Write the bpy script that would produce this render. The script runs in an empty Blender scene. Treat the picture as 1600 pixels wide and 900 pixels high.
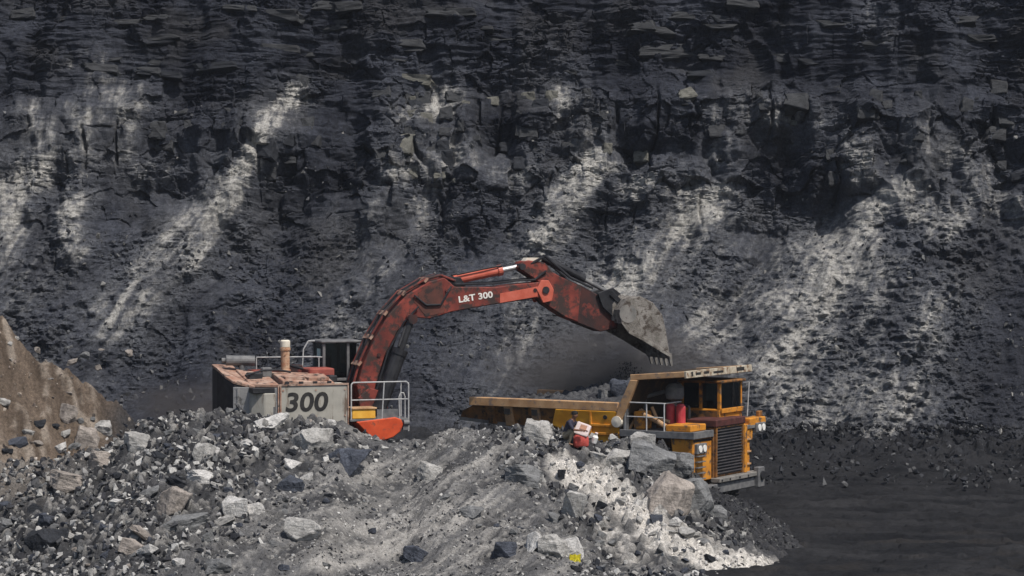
import bpy, bmesh, math, random
import numpy as np
from mathutils import Vector, Matrix, Euler
random.seed(7); np.random.seed(7)
R = math.radians
scene = bpy.context.scene
COL = scene.collection

# ------------------------------------------------------------------ camera
CAM_H, CAM_P, FPX = 10.0, 1.18, 3780.0
cam_d = bpy.data.cameras.new('camera'); cam = bpy.data.objects.new('camera', cam_d); COL.objects.link(cam)
cam.location = (0, 0, CAM_H); cam.rotation_euler = (R(90 - CAM_P), 0, 0)
cam_d.sensor_width = 36; cam_d.lens = FPX / 1600 * 36; cam_d.clip_start = 1; cam_d.clip_end = 2000
scene.camera = cam

# ------------------------------------------------------------------ light
SUN = Vector((0.36, -0.40, 0.86)).normalized()
SUN_EL = math.asin(SUN.z); SUN_ROT = math.atan2(SUN.x, SUN.y)
w = bpy.data.worlds.new('World'); scene.world = w; w.use_nodes = True
nt = w.node_tree; bg = nt.nodes['Background']
sky = nt.nodes.new('ShaderNodeTexSky'); sky.sky_type = 'NISHITA'; sky.sun_disc = False
sky.sun_elevation = SUN_EL; sky.sun_rotation = SUN_ROT; sky.dust_density = 2.0
nt.links.new(sky.outputs[0], bg.inputs[0]); bg.inputs[1].default_value = 0.10
sl = bpy.data.lights.new('sun', 'SUN'); sl.energy = 4.0; sl.angle = R(0.5); sl.color = (1.0, 0.96, 0.91)
so = bpy.data.objects.new('sun', sl); COL.objects.link(so)
so.rotation_euler = SUN.to_track_quat('Z', 'Y').to_euler(); so.location = (20, -20, 60)
scene.view_settings.view_transform = 'Standard'; scene.view_settings.look = 'None'
scene.view_settings.exposure = 0.2; scene.view_settings.gamma = 1

# ------------------------------------------------------------------ numpy noise
def _h(ix, iy, seed):
    n = (ix.astype(np.int64) * 374761393 + iy.astype(np.int64) * 668265263 + seed * 1442695041) & 0xFFFFFFFF
    n = ((n ^ (n >> 13)) * 1274126177) & 0xFFFFFFFF
    n = ((n ^ (n >> 16)) * 2246822519) & 0xFFFFFFFF
    n = n ^ (n >> 15)
    return (n & 0xFFFFFF).astype(np.float64) / 16777216.0
def gn(x, y, seed=0):
    ix = np.floor(x); iy = np.floor(y); fx = x - ix; fy = y - iy
    u = fx*fx*fx*(fx*(fx*6-15)+10); v = fy*fy*fy*(fy*(fy*6-15)+10)
    def g(dx, dy):
        a = _h(ix+dx, iy+dy, seed) * 6.28318
        return np.cos(a)*(fx-dx) + np.sin(a)*(fy-dy)
    a = g(0,0)*(1-u)+g(1,0)*u; b = g(0,1)*(1-u)+g(1,1)*u
    return (a*(1-v)+b*v)*1.5
def fbm(x, y, o=4, seed=0, gain=.5):
    s = 0; a = 1; t = 0
    for i in range(o):
        s = s + a*gn(x, y, seed+i*17); t += a; a *= gain; x = x*2.03+3.1; y = y*2.03-1.7
    return s/t
def ridged(x, y, o=4, seed=0):
    s = 0; a = 1; t = 0
    for i in range(o):
        s = s + a*(1-np.abs(gn(x, y, seed+i*13))*2); t += a; a *= .5; x = x*2.07+1.3; y = y*2.07+5.1
    return s/t
def worley(x, y, seed=0, jit=.9):
    ix = np.floor(x); iy = np.floor(y)
    f1 = np.full(x.shape, 9.); f2 = np.full(x.shape, 9.); cid = np.zeros(x.shape); sx = np.zeros(x.shape); sy = np.zeros(x.shape)
    for dx in (-1,0,1):
        for dy in (-1,0,1):
            cx = ix+dx; cy = iy+dy
            px = cx+.5+(_h(cx,cy,seed)-.5)*jit; py = cy+.5+(_h(cx,cy,seed+5)-.5)*jit
            d = np.maximum(np.abs(px-x), np.abs(py-y))*.6+np.hypot(px-x, py-y)*.4
            n = d < f1
            f2 = np.where(n, f1, np.minimum(f2, d)); f1 = np.where(n, d, f1)
            cid = np.where(n, _h(cx,cy,seed+9), cid); sx = np.where(n, x-px, sx); sy = np.where(n, y-py, sy)
    return f1, f2, cid, sx, sy
def sstep(a, b, x):
    t = np.clip((x-a)/(b-a), 0, 1); return t*t*(3-2*t)

# ------------------------------------------------------------------ materials
def _new(name):
    m = bpy.data.materials.new(name); m.use_nodes = True
    n = m.node_tree.nodes; l = m.node_tree.links; b = n['Principled BSDF']
    b.inputs['Specular IOR Level'].default_value = .25
    return m, n, l, b
def _noise(n, l, vec, scale, detail=6, rough=.6):
    t = n.new('ShaderNodeTexNoise'); t.inputs['Scale'].default_value = scale
    t.inputs['Detail'].default_value = detail; t.inputs['Roughness'].default_value = rough
    l.new(vec, t.inputs['Vector']); return t.outputs['Fac']
def _ramp(n, l, fac, stops):
    r = n.new('ShaderNodeValToRGB'); e = r.color_ramp.elements
    while len(e) < len(stops): e.new(.5)
    for i, (p, c) in enumerate(stops):
        e[i].position = p; e[i].color = (*c, 1) if not isinstance(c, (int, float)) else (c, c, c, 1)
    l.new(fac, r.inputs[0]); return r.outputs[0]
def _mix(n, l, fac, a, b, mode='MIX'):
    m = n.new('ShaderNodeMix'); m.data_type = 'RGBA'; m.blend_type = mode
    for s, v in ((m.inputs[0], fac), (m.inputs[6], a), (m.inputs[7], b)):
        if hasattr(v, 'links'): l.new(v, s)
        elif isinstance(v, (int, float)): s.default_value = v
        else: s.default_value = (*v, 1)
    return m.outputs[2]
def _bump(n, l, b, h, strength, dist):
    k = n.new('ShaderNodeBump'); k.inputs['Strength'].default_value = strength; k.inputs['Distance'].default_value = dist
    l.new(h, k.inputs['Height']); l.new(k.outputs[0], b.inputs['Normal'])
def mat(name, c1, c2, scale=2.5, rough=.75, spots=None, amt=.55, sscale=4, bump=.3, bs=30, metal=0, streak=False):
    m, n, l, b = _new(name)
    tc = n.new('ShaderNodeTexCoord'); vec = tc.outputs['Object']
    col = _ramp(n, l, _noise(n, l, vec, scale), [(.36, c1), (.64, c2)])
    if spots:
        v2 = vec
        if streak:
            mp = n.new('ShaderNodeMapping'); mp.inputs['Scale'].default_value = (1, 1, .18); l.new(vec, mp.inputs[0]); v2 = mp.outputs[0]
        f = _ramp(n, l, _noise(n, l, v2, sscale, 9, .7), [(amt, 0.), (amt+.09, 1.)])
        col = _mix(n, l, f, col, spots)
    l.new(col, b.inputs['Base Color']); b.inputs['Roughness'].default_value = rough; b.inputs['Metallic'].default_value = metal
    if bump: _bump(n, l, b, _noise(n, l, vec, bs, 5), bump, .03)
    return m
def ground_mat(name, grain=(3., 14., 60.), bump=.8, lo=.55, hi=1.55, dist=.05, rough=.95):
    m, n, l, b = _new(name)
    a = n.new('ShaderNodeAttribute'); a.attribute_name = 'tint'
    tc = n.new('ShaderNodeTexCoord'); vec = tc.outputs['Object']
    f1 = _noise(n, l, vec, grain[1], 8, .7); f2 = _noise(n, l, vec, grain[2], 4, .7)
    c = _mix(n, l, 1., a.outputs['Color'], _ramp(n, l, f1, [(.3, lo), (.7, hi)]), 'MULTIPLY')
    c = _mix(n, l, 1., c, _ramp(n, l, f2, [(.3, .6), (.7, 1.4)]), 'MULTIPLY')
    l.new(c, b.inputs['Base Color']); b.inputs['Roughness'].default_value = rough
    b.inputs['Specular IOR Level'].default_value = .15
    ad = n.new('ShaderNodeMath'); ad.operation = 'ADD'; l.new(f1, ad.inputs[0]); l.new(f2, ad.inputs[1])
    _bump(n, l, b, ad.outputs[0], bump, dist)
    return m
MT = {}
MT['wall'] = ground_mat('quarry rock', (2., 5., 22.), .9, dist=.12, lo=.5, hi=1.6)
MT['rubble'] = ground_mat('rubble ground', (3., 9., 40.), .9, dist=.06)
MT['floor'] = ground_mat('coal floor', (2., 5., 30.), .6, dist=.05, lo=.7, hi=1.35)
MT['stone_mix'] = ground_mat('loose stones', (3., 12., 50.), .5, dist=.02, lo=.7, hi=1.35)
def rock_mat(name, c):
    m, n, l, b = _new(name); tc = n.new('ShaderNodeTexCoord'); vec = tc.outputs['Object']
    oi = n.new('ShaderNodeObjectInfo'); ad = n.new('ShaderNodeVectorMath'); ad.operation = 'ADD'; l.new(vec, ad.inputs[0])
    cx = n.new('ShaderNodeCombineXYZ'); ml = n.new('ShaderNodeMath'); ml.operation = 'MULTIPLY'; ml.inputs[1].default_value = 40; l.new(oi.outputs['Random'], ml.inputs[0]); l.new(ml.outputs[0], cx.inputs[0]); l.new(cx.outputs[0], ad.inputs[1]); vec = ad.outputs[0]
    big = _noise(n, l, vec, 2.6, 8, .65); fine = _noise(n, l, vec, 22, 6, .75)
    col = _ramp(n, l, big, [(.30, tuple(v*.55 for v in c)), (.5, c), (.68, tuple(min(.75, v*1.3) for v in c))])
    col = _mix(n, l, 1., col, _ramp(n, l, fine, [(.3, .55), (.55, 1.), (.75, 1.4)]), 'MULTIPLY')
    mp = n.new('ShaderNodeMapping'); mp.inputs['Scale'].default_value = (1, 1, 7); mp.inputs['Rotation'].default_value = (.4, .3, 0); l.new(vec, mp.inputs[0])
    ly = _noise(n, l, mp.outputs[0], 2.4, 6, .6)
    col = _mix(n, l, _ramp(n, l, ly, [(.56, 0.), (.66, .75)]), col, tuple(v*.42 for v in c))
    l.new(col, b.inputs['Base Color']); b.inputs['Roughness'].default_value = .95; b.inputs['Specular IOR Level'].default_value = .12
    s_ = n.new('ShaderNodeMath'); s_.operation = 'ADD'; l.new(fine, s_.inputs[0]); l.new(ly, s_.inputs[1])
    _bump(n, l, b, s_.outputs[0], .9, .06); return m
MT['pale'] = rock_mat('pale stone', (.40, .385, .36)); MT['white'] = rock_mat('chalky stone', (.56, .54, .51))
MT['grey'] = rock_mat('grey stone', (.19, .19, .188)); MT['dark'] = rock_mat('coal lump', (.035, .037, .042))
MT['slate'] = rock_mat('blue grey shale', (.075, .082, .10)); MT['tan'] = rock_mat('tan sandstone', (.33, .29, .255))
MT['wallblock'] = rock_mat('wall shale', (.055, .056, .058)); MT['wallpale'] = rock_mat('wall pale shale', (.15, .145, .125))
RUST = (.16, .06, .03); DUST = (.20, .18, .155); COALD = (.02, .02, .022)
MT['red'] = mat('worn red paint', (.10, .022, .017), (.235, .048, .033), 1.6, .65, (.042, .026, .022), .47, 2.2, .3, 40)
MT['redclean'] = mat('red cylinder paint', (.42, .085, .05), (.52, .13, .085), 3, .45, (.10, .04, .03), .66, 6, .1)
MT['sooty'] = mat('sooty red paint', (.020, .016, .016), (.06, .022, .018), 2, .7, (.16, .034, .024), .53, 2.4, .3)
MT['grime'] = mat('grimy red paint', (.075, .032, .024), (.13, .042, .03), 1.6, .7, (.03, .022, .02), .52, 2.4, .3)
MT['black'] = mat('greasy black steel', (.012, .012, .014), (.03, .03, .032), 3, .5, (.07, .05, .04), .66, 5, .3)
MT['panel'] = mat('grey panel paint', (.27, .255, .22), (.345, .325, .28), 2, .7, (.13, .095, .07), .545, 3.4, .2, 40, streak=True)
MT['cweight'] = mat('grey counterweight', (.20, .20, .20), (.29, .28, .265), 1.6, .8, (.08, .075, .07), .56, 2.2, .5, 20)
MT['deck'] = mat('rusty deck plate', (.26, .13, .085), (.38, .27, .21), 3, .8, (.05, .04, .035), .52, 3.5, .4, 25)
MT['rustred'] = mat('rust red hood', (.20, .045, .035), (.30, .085, .06), 3, .75, (.30, .24, .20), .60, 4, .3)
MT['stack'] = mat('rusty stack', (.34, .16, .09), (.46, .33, .22), 5, .8, (.10, .05, .03), .56, 8, .3)
MT['creamdirty'] = mat('weathered cream strip', (.30, .25, .18), (.48, .43, .34), 3, .75, (.16, .09, .05), .50, 4, .3)
MT['cream'] = mat('cream paint', (.55, .50, .40), (.66, .60, .50), 4, .7, (.25, .15, .09), .66, 6, .2)
MT['rail'] = mat('galvanised rail', (.30, .30, .30), (.45, .44, .42), 5, .5, (.2, .12, .08), .64, 6, 0)
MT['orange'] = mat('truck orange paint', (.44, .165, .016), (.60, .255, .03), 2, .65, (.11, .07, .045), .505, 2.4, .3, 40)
MT['shadeblack'] = mat('shade blackened plate', (.025, .020, .016), (.06, .038, .02), 2.4, .75, (.16, .08, .025), .60, 3, .4, 24)  # deep shade under the canopy, put into the plate colour
MT['sidepanel'] = mat('bed side orange paint', (.58, .24, .022), (.72, .34, .03), 2, .5, (.24, .12, .05), .58, 2.6, .3, 40)
MT['orangedirty'] = mat('dusty orange paint', (.34, .19, .09), (.48, .30, .16), 2.2, .75, (.20, .15, .12), .54, 3, .3, 35)
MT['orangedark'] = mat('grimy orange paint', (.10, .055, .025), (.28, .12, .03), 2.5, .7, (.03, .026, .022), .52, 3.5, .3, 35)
MT['skirt'] = mat('orange red skirt paint', (.42, .050, .014), (.56, .08, .024), 2, .6, (.20, .06, .035), .56, 5, .1)
MT['yellow'] = mat('yellow paint', (.62, .30, .03), (.72, .40, .06), 3, .55, (.3, .12, .03), .62, 5, .1)
MT['steel'] = mat('worn bucket steel', (.12, .108, .092), (.25, .23, .205), 2.2, .8, (.065, .052, .042), .50, 3.4, 1., 18)
MT['chrome'] = mat('bright rod', (.40, .39, .38), (.52, .51, .5), 3, .45, (.15, .1, .08), .62, 6, 0, metal=.3)
MT['tyre'] = mat('dusty tyre rubber', (.022, .022, .022), (.05, .047, .044), 3, .9, (.10, .09, .08), .6, 4, .4, 20)
MT['grille'] = mat('radiator slats', (.025, .025, .028), (.055, .05, .05), 4, .5, (.10, .07, .05), .64, 6, .1)
MT['maroon'] = mat('maroon hood paint', (.045, .018, .016), (.10, .032, .026), 3, .7, (.12, .08, .06), .6, 4, .2)
MT['tankred'] = mat('red tank paint', (.36, .035, .045), (.45, .07, .075), 4, .5, (.12, .03, .03), .64, 6, .1)
MT['greysteel'] = mat('grey steel', (.09, .09, .093), (.165, .162, .158), 4, .6, (.08, .06, .05), .62, 5, .2)
MT['beam'] = mat('grey bumper beam', (.13, .125, .115), (.22, .205, .185), 3, .7, (.08, .06, .05), .56, 4, .3)
MT['lamp'] = mat('lamp glass', (.7, .68, .62), (.8, .78, .74), 6, .2, None, bump=0)
MT['ink'] = mat('black lettering', (.015, .014, .014), (.03, .028, .026), 5, .7, (.10, .09, .075), .66, 9, 0)
MT['letter'] = mat('white lettering', (.62, .58, .52), (.75, .72, .66), 5, .7, (.28, .12, .09), .62, 9, 0)
MT['sticker'] = mat('pale sticker', (.42, .6, .55), (.62, .72, .68), 5, .5, None, bump=0)
def glass():
    m, n, l, b = _new('cab glass'); o = n['Material Output']; n.remove(b)
    t = n.new('ShaderNodeBsdfTransparent'); t.inputs[0].default_value = (.45, .5, .5, 1)
    g = n.new('ShaderNodeBsdfGlossy'); g.inputs['Roughness'].default_value = .12; g.inputs[0].default_value = (.8, .85, .85, 1)
    f = n.new('ShaderNodeFresnel'); f.inputs[0].default_value = 1.5
    x = n.new('ShaderNodeMixShader'); l.new(f.outputs[0], x.inputs[0]); l.new(t.outputs[0], x.inputs[1]); l.new(g.outputs[0], x.inputs[2])
    l.new(x.outputs[0], o.inputs[0]); return m
MT['glass'] = glass()
for k, c in dict(skin=(.16, .08, .05), shirt=(.030, .028, .045), trousers=(.20, .17, .12), hair=(.012, .011, .010), clothred=(.42, .07, .055), clothwhite=(.58, .48, .45), print=(.38, .20, .13), bagyellow=(.58, .50, .03), plastic=(.75, .74, .70)).items():
    MT[k] = mat(k+' material', tuple(v*.85 for v in c), tuple(min(1, v*1.12) for v in c), 9, .8, None, bump=.3, bs=25)

# ------------------------------------------------------------------ mesh helpers
def tag(o, label=None, cat=None, group=None, kind=None):
    for k, v in (('label', label), ('category', cat), ('group', group), ('kind', kind)):
        if v: o[k] = v
    return o
def empty(name, loc, rz=0):
    o = bpy.data.objects.new(name, None); COL.objects.link(o); o.location = loc; o.rotation_euler = (0, 0, rz); o.empty_display_size = .3
    return o
def link(name, me, m, parent=None):
    if m is not None: me.materials.append(m)
    o = bpy.data.objects.new(name, me); COL.objects.link(o)
    if parent is not None: o.parent = parent
    return o
class MB:
    def __init__(s): s.bm = bmesh.new()
    def poly(s, vs, fs):
        b = [s.bm.verts.new(v) for v in vs]
        for f in fs:
            try: s.bm.faces.new([b[i] for i in f])
            except ValueError: pass
        return b
    def box(s, x0, x1, y0, y1, z0, z1, M=None):
        vs = [Vector((x, y, z)) for x in (x0, x1) for y in (y0, y1) for z in (z0, z1)]
        if M is not None: vs = [M @ v for v in vs]
        s.poly(vs, [(0,1,3,2), (4,6,7,5), (0,4,5,1), (2,3,7,6), (0,2,6,4), (1,5,7,3)]); return s
    def prism(s, prof, y0, y1):          # profile in X-Z, extruded along Y
        n = len(prof)
        s.poly([(x, y0, z) for x, z in prof]+[(x, y1, z) for x, z in prof],
               [tuple(range(n)), tuple(range(2*n-1, n-1, -1))]+[(i, n+i, n+(i+1) % n, (i+1) % n) for i in range(n)]); return s
    def zprism(s, prof, z0, z1):         # profile in X-Y, extruded up
        n = len(prof)
        s.poly([(x, y, z0) for x, y in prof]+[(x, y, z1) for x, y in prof],
               [tuple(range(n)), tuple(range(2*n-1, n-1, -1))]+[(i, n+i, n+(i+1) % n, (i+1) % n) for i in range(n)]); return s
    def tube(s, p, q, r, r2=None, n=10):
        p = Vector(p); q = Vector(q); d = (q-p).normalized(); r2 = r if r2 is None else r2
        a = d.orthogonal().normalized(); b = d.cross(a)
        vs = []
        for c, rr in ((p, r), (q, r2)):
            vs += [c+(a*math.cos(t)+b*math.sin(t))*rr for t in [6.28318*i/n for i in range(n)]]
        s.poly(vs, [tuple(range(n-1, -1, -1)), tuple(range(n, 2*n))]+[(i, (i+1) % n, n+(i+1) % n, n+i) for i in range(n)]); return s
    def path(s, pts, r, n=6):
        for a, b in zip(pts[:-1], pts[1:]): s.tube(a, b, r, n=n)
        return s
    def lathe(s, prof, c, axis='Y', n=28):   # (radius, offset along axis)
        vs = []
        for r, t in prof:
            for i in range(n):
                a = 6.28318*i/n; u, v = r*math.cos(a), r*math.sin(a)
                vs.append((c[0]+u, c[1]+t, c[2]+v) if axis == 'Y' else ((c[0]+u, c[1]+v, c[2]+t) if axis == 'Z' else (c[0]+t, c[1]+u, c[2]+v)))
        fs = [(j*n+i, j*n+(i+1) % n, (j+1)*n+(i+1) % n, (j+1)*n+i) for j in range(len(prof)-1) for i in range(n)]
        fs += [tuple(range(n)), tuple(range(len(prof)*n-1, (len(prof)-1)*n-1, -1))]
        s.poly(vs, fs); return s
    def build(s, name, m, parent=None, bev=0.0, smooth=False, dent=0):
        bmesh.ops.recalc_face_normals(s.bm, faces=s.bm.faces)
        if bev:
            es = [e for e in s.bm.edges if len(e.link_faces) == 2 and e.calc_face_angle(0) > .5]
            bmesh.ops.bevel(s.bm, geom=es, offset=bev, segments=1, affect='EDGES', clamp_overlap=True)
        me = bpy.data.meshes.new(name); s.bm.to_mesh(me); s.bm.free()
        if smooth:
            for p in me.polygons: p.use_smooth = True
        return link(name, me, MT[m] if isinstance(m, str) else m, parent)
def grid_mesh(name, P, col, m, kind='structure', smooth=False):
    ny, nx = P.shape[:2]
    idx = np.arange(ny*nx).reshape(ny, nx)
    q = np.stack([idx[:-1, :-1], idx[:-1, 1:], idx[1:, 1:], idx[1:, :-1]], -1).reshape(-1, 4)
    return raw_mesh(name, P.reshape(-1, 3), q, col.reshape(-1, 3), m, kind, smooth)
def raw_mesh(name, V, q, col, m, kind, smooth=False):
    k = q.shape[1]; me = bpy.data.meshes.new(name)
    me.vertices.add(len(V)); me.vertices.foreach_set('co', V.astype(np.float32).ravel())
    me.loops.add(q.size); me.loops.foreach_set('vertex_index', q.astype(np.int32).ravel())
    me.polygons.add(len(q)); me.polygons.foreach_set('loop_start', np.arange(0, q.size, k, dtype=np.int32))
    me.update(calc_edges=True)
    me.polygons.foreach_set('use_smooth', np.full(len(q), smooth))
    at = me.attributes.new('tint', 'FLOAT_COLOR', 'POINT')
    at.data.foreach_set('color', np.concatenate([col, np.ones((len(col), 1))], 1).astype(np.float32).ravel())
    o = link(name, me, m); o['kind'] = kind
    return o
CP, SP = math.cos(R(CAM_P)), math.sin(R(CAM_P))
def ray(px, py):
    x = (px-800)/FPX; v = -(py-450)/FPX
    return Vector((x, CP+v*SP, -SP+v*CP))
def at_depth(px, py, d):
    r = ray(px, py); return Vector((0, 0, CAM_H))+r*(d/r.y)
def lerp3(a, b, t): return a[None, None, :]*(1-t[..., None])+b[None, None, :]*t[..., None]
def C3(*c): return np.array(c, float)

# ================================================================== the quarry face
def build_wall():
    xs = np.concatenate([np.linspace(-170, -34, 30), np.linspace(-33, 33, 1120), np.linspace(34, 170, 30)])
    vs = np.concatenate([np.linspace(-2, 0, 6), np.linspace(.1, 26, 480), np.linspace(26.5, 44, 24)])
    X, Vv = np.meshgrid(xs, vs)
    big = fbm(X/17, Vv/14, 3, 3); med = fbm(X/6, Vv/5, 4, 8)
    U = 800+FPX*X/120; W = 450-FPX*np.tan(np.arctan((Vv-CAM_H)/120)+R(CAM_P))
    Uw = U+26*fbm(X/2.2, Vv/2, 4, 12); Ww = W+26*fbm(X/2.2, Vv/2, 4, 13)
    def blob(u, v, a, b, k=0):
        du = Uw-u; dv = Ww-v; c, s_ = math.cos(k), math.sin(k)
        return np.exp(-(((du*c+dv*s_)/a)**2+((dv*c-du*s_)/b)**2))
    def seg(pts, wd):
        best = np.full(U.shape, 1e9)
        for (a, b), (c, e) in zip(pts[:-1], pts[1:]):
            q = np.clip(((Uw-a)*(c-a)+(Ww-b)*(e-b))/((c-a)**2+(e-b)**2), 0, 1)
            best = np.minimum(best, np.hypot(Uw-a-q*(c-a), Ww-b-q*(e-b)))
        return np.exp(-(best/wd)**2)
    # fans of spilled dust: where they lie, how wide, how pale
    FANS = [([(446, 145), (412, 205), (385, 260), (345, 325)], 26, 1.0), ([(345, 325), (300, 380), (255, 430), (205, 490)], 40, .78), ([(455, 140), (435, 175)], 18, .8),
        ([(62, 190), (80, 240), (60, 290)], 30, .75), ([(130, 180), (135, 250), (125, 345), (135, 390)], 24, .75), ([(190, 150), (215, 240)], 40, .5), ([(25, 310), (25, 360)], 42, .85), ([(160, 140), (240, 260)], 55, .36), ([(40, 400), (90, 470)], 70, .34),
        ([(945, 250), (905, 285), (875, 330), (845, 385)], 34, 1.0), ([(845, 385), (815, 450)], 44, .48), ([(1150, 290), (1090, 300), (1040, 300), (980, 290)], 20, .7),
        ([(1100, 320), (1055, 370), (1000, 410), (945, 470)], 48, .9), ([(1190, 400), (1130, 470), (1075, 530)], 54, .58),
        ([(1405, 305), (1355, 345), (1315, 385)], 30, 1.0), ([(1320, 395), (1270, 450), (1235, 500), (1205, 575)], 64, .95), ([(1525, 275), (1490, 340), (1440, 350)], 34, .78), ([(1545, 320), (1570, 330)], 30, .5),
        ([(1455, 465), (1395, 530)], 34, .7), ([(1360, 600), (1260, 650)], 80, .60), ([(1370, 430), (1330, 500)], 70, .45),
        ([(640, 165), (695, 155)], 32, .66), ([(690, 240), (620, 275)], 36, .70), ([(740, 265), (830, 275)], 34, .45), ([(885, 150), (915, 200)], 34, .6), ([(1150, 160), (1290, 180)], 30, .5), ([(1345, 235), (1350, 265)], 34, .6),
        ([(590, 290), (570, 350)], 44, .34), ([(660, 300), (655, 390)], 30, .38), ([(820, 490), (780, 560)], 55, .48), ([(590, 430), (550, 510)], 50, .42), ([(1128, 160), (1132, 240)], 18, .6),
        ([(1450, 220), (1510, 250)], 50, .42), ([(1385, 15), (1395, 40)], 22, .5), ([(1560, 690), (1590, 710)], 50, .45), ([(1000, 540), (950, 590)], 50, .32), ([(140, 520), (80, 590)], 80, .26), ([(780, 580), (730, 610)], 60, .3), ([(330, 300), (290, 420)], 80, .22), ([(90, 95), (150, 95)], 24, .4)]
    L = np.zeros(U.shape); F = np.zeros(U.shape)
    for p, wd, k in FANS:
        g = seg(p, wd); np.maximum(L, g*k, out=L); np.maximum(F, g**.36*min(1, k+.15), out=F)
    # slope profile: debris slope, jointed step, upper coal bench
    wv = Vv+2.4*big+1.2*med
    base = np.interp(Vv+2.6*big+1.1*med, [-3, 0, 2, 10.2, 11.6, 16.2, 17.6, 26, 44], [-3.5, 0, 1.9, 8.2, 8.8, 10.2, 11.8, 15.0, 22])
    toe = np.interp(X, [-170, -30, -16, 0, 12, 20, 30, 170], [106, 107.5, 111, 113, 112.5, 110.5, 108.5, 102])+.9*fbm(X/2.5, X*0, 3, 14)
    Y = toe+base
    low = 1-sstep(9.5, 12.5, wv); up = sstep(15.2, 18, wv); mid = np.clip(1-low-up, 0, 1)
    s = X*.80-Vv*.60+1.0*med; t = X*.60+Vv*.80
    chute = ridged(s/7+.25*med, t/30, 3, 21); gully = fbm(s/2.2, t/12, 4, 40); strip = fbm(s/.55, t/7, 4, 41, .6)
    butt = ridged(X/7+.5*med, Vv/22, 3, 25)
    d = 1.8*big+.9*med+low*(1.5*(chute-.5)+.45*gully+.9*F*sstep(.1, .6, F))+.6*mid*F*sstep(.1, .6, F)+mid*(1.5*(butt-.5))+up*1.0*(butt-.5)
    rough = sstep(-.3, .25, fbm(X/4.5+.2*med, Vv/3.5, 3, 55))
    rough = rough*(1-.4*sstep(.25, .8, L)*low)
    lump = np.clip(blob(1330, 560, 170, 130)+blob(1480, 400, 110, 110)+.8*blob(880, 400, 90, 90)+.7*blob(560, 500, 90, 80)+.8*blob(120, 480, 120, 120), 0, 1); rough = np.maximum(rough, lump*.9)
    f1, f2, cid, sx, sy = worley(X/1.5+.45*med, Vv/.95+.45*fbm(X/2, Vv/2, 2, 77), 11)
    g1, g2, cid2, tx, ty = worley(X/.60+.3*med, Vv/.38+.3*gully, 31)
    r2 = _h(np.floor(cid*997), np.floor(cid*97), 3)-.5
    bl = (cid-.5)*1.0+.55*sx*r2*2+.5*sy*(cid-.25)-.20*(1-sstep(.0, .14, f2-f1))*sstep(-.1, .3, fbm(X/2, Vv/2, 3, 57))
    d += (mid*.9+up*.48+low*.15)*(.3+.7*rough)*bl*(1-.75*sstep(.25, .75, L))
    sm = (cid2-.5)*.28+.3*ty*(cid2-.3)-.06*(1-sstep(0, .14, g2-g1))
    d += (mid*.8+up*.8+low*.42)*rough*sm
    lam = fbm(X/1.5, Vv/.26+.12*X, 4, 78, .62); d += (.15*low+.12*mid+.16*up)*(.4+.6*rough)*lam
    ph = Vv/1.35+.7*fbm(X/4.5, Vv/3.5, 3, 90)+.03*X; saw = ph-np.floor(ph)
    led = sstep(-.35, .15, fbm(X/3.2, np.floor(ph)*.77, 3, 91)); d += (up*(.65*saw-.25)+mid*(.5*saw-.2)*(1-.7*sstep(.25, .75, L)))*led+up*.16*fbm(X/2.2, Vv/.3, 4, 92)
    h1, h2, hid, hx, hy = worley(X/.55+.25*lam, Vv/.42+.3*strip, 35); d += low*lump*.34*sstep(.25, .9, hid)*sstep(.6, .05, h1)
    vj = np.abs(gn(X/1.9+.3*gn(X, Vv/3, 5), Vv/9, 61)); d -= mid*.55*(1-sstep(0, .13, vj))*sstep(-.1, .3, fbm(X/3, Vv/3, 2, 62))
    d += rough*(.17*fbm(X/.7, Vv/.5, 5, 70, .66)+.16*low*(ridged(X/.46, Vv/.32, 3, 75)-.5))+(1-rough)*.05*fbm(X/.6, Vv/.5, 4, 71)+.10*low*strip
    hol = 2.2*blob(1440, 690, 55, 26)+.8*blob(1480, 705, 80, 16)+1.6*blob(1010, 225, 40, 30)+1.5*blob(1165, 450, 34, 130, .5)+1.2*blob(1240, 250, 24, 60)+1.0*blob(1120, 235, 16, 60)+1.2*blob(540, 230, 34, 60)+1.0*blob(705, 240, 14, 60)+1.2*blob(780, 200, 30, 40)+1.0*blob(1560, 230, 30, 50)+1.0*blob(430, 400, 40, 110, .5)+1.2*blob(1300, 340, 36, 60, .5)
    d -= hol
    P = np.stack([X+.25*med, Y-d, Vv+.25*d], -1)
    # rock colours: coal, grey shale, pale spilled dust; upper bench also toned down for shade
    coal = C3(.0170, .0186, .0255); shale = C3(.050, .054, .067); dustc = C3(.100, .103, .112); pale = C3(.36, .345, .315); brown = C3(.058, .055, .050)
    tone = np.clip(.45+1.25*fbm(X/3.5, Vv/2.5, 5, 101)+.6*lam*low+.35*(cid-.5)*mid-.10*up, 0, 1)
    col = lerp3(coal, shale, tone)
    b2 = (sstep(.05, .3, fbm(X/5, Vv/4, 4, 111))*.3)[..., None]; col = col*(1-b2)+brown*b2
    st = .5+1.6*fbm(s/.34, t/6, 4, 130, .6)*low+1.4*fbm(X/.34, Vv/1.7, 4, 137, .6)*(1-low)
    sp = .5+1.35*fbm(X/.42, Vv/.30, 5, 150, .7); br = sstep(-.35, .25, fbm(s/1.6, t/3.5, 3, 152))
    q = np.clip(F*1.5*(.35+.45*st+.35*br+.3*lam)-.12, 0, .9)*(1-.5*up)
    col = col*(1-q[..., None])+dustc*q[..., None]
    k = np.clip(L*(.45+.55*br)*1.7*(.04+.60*st+.70*sp+.35*lam)-.16, 0, 1)
    k = np.clip(sstep(.08, 1.0, k)*(.95-.45*lump*sstep(.5, .2, hid))+.24*sstep(.60, 1.0, sp)*(.5*low+.25*mid)*sstep(-.25, .3, fbm(X/7, Vv/6, 2, 160)), 0, 1)
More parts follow.
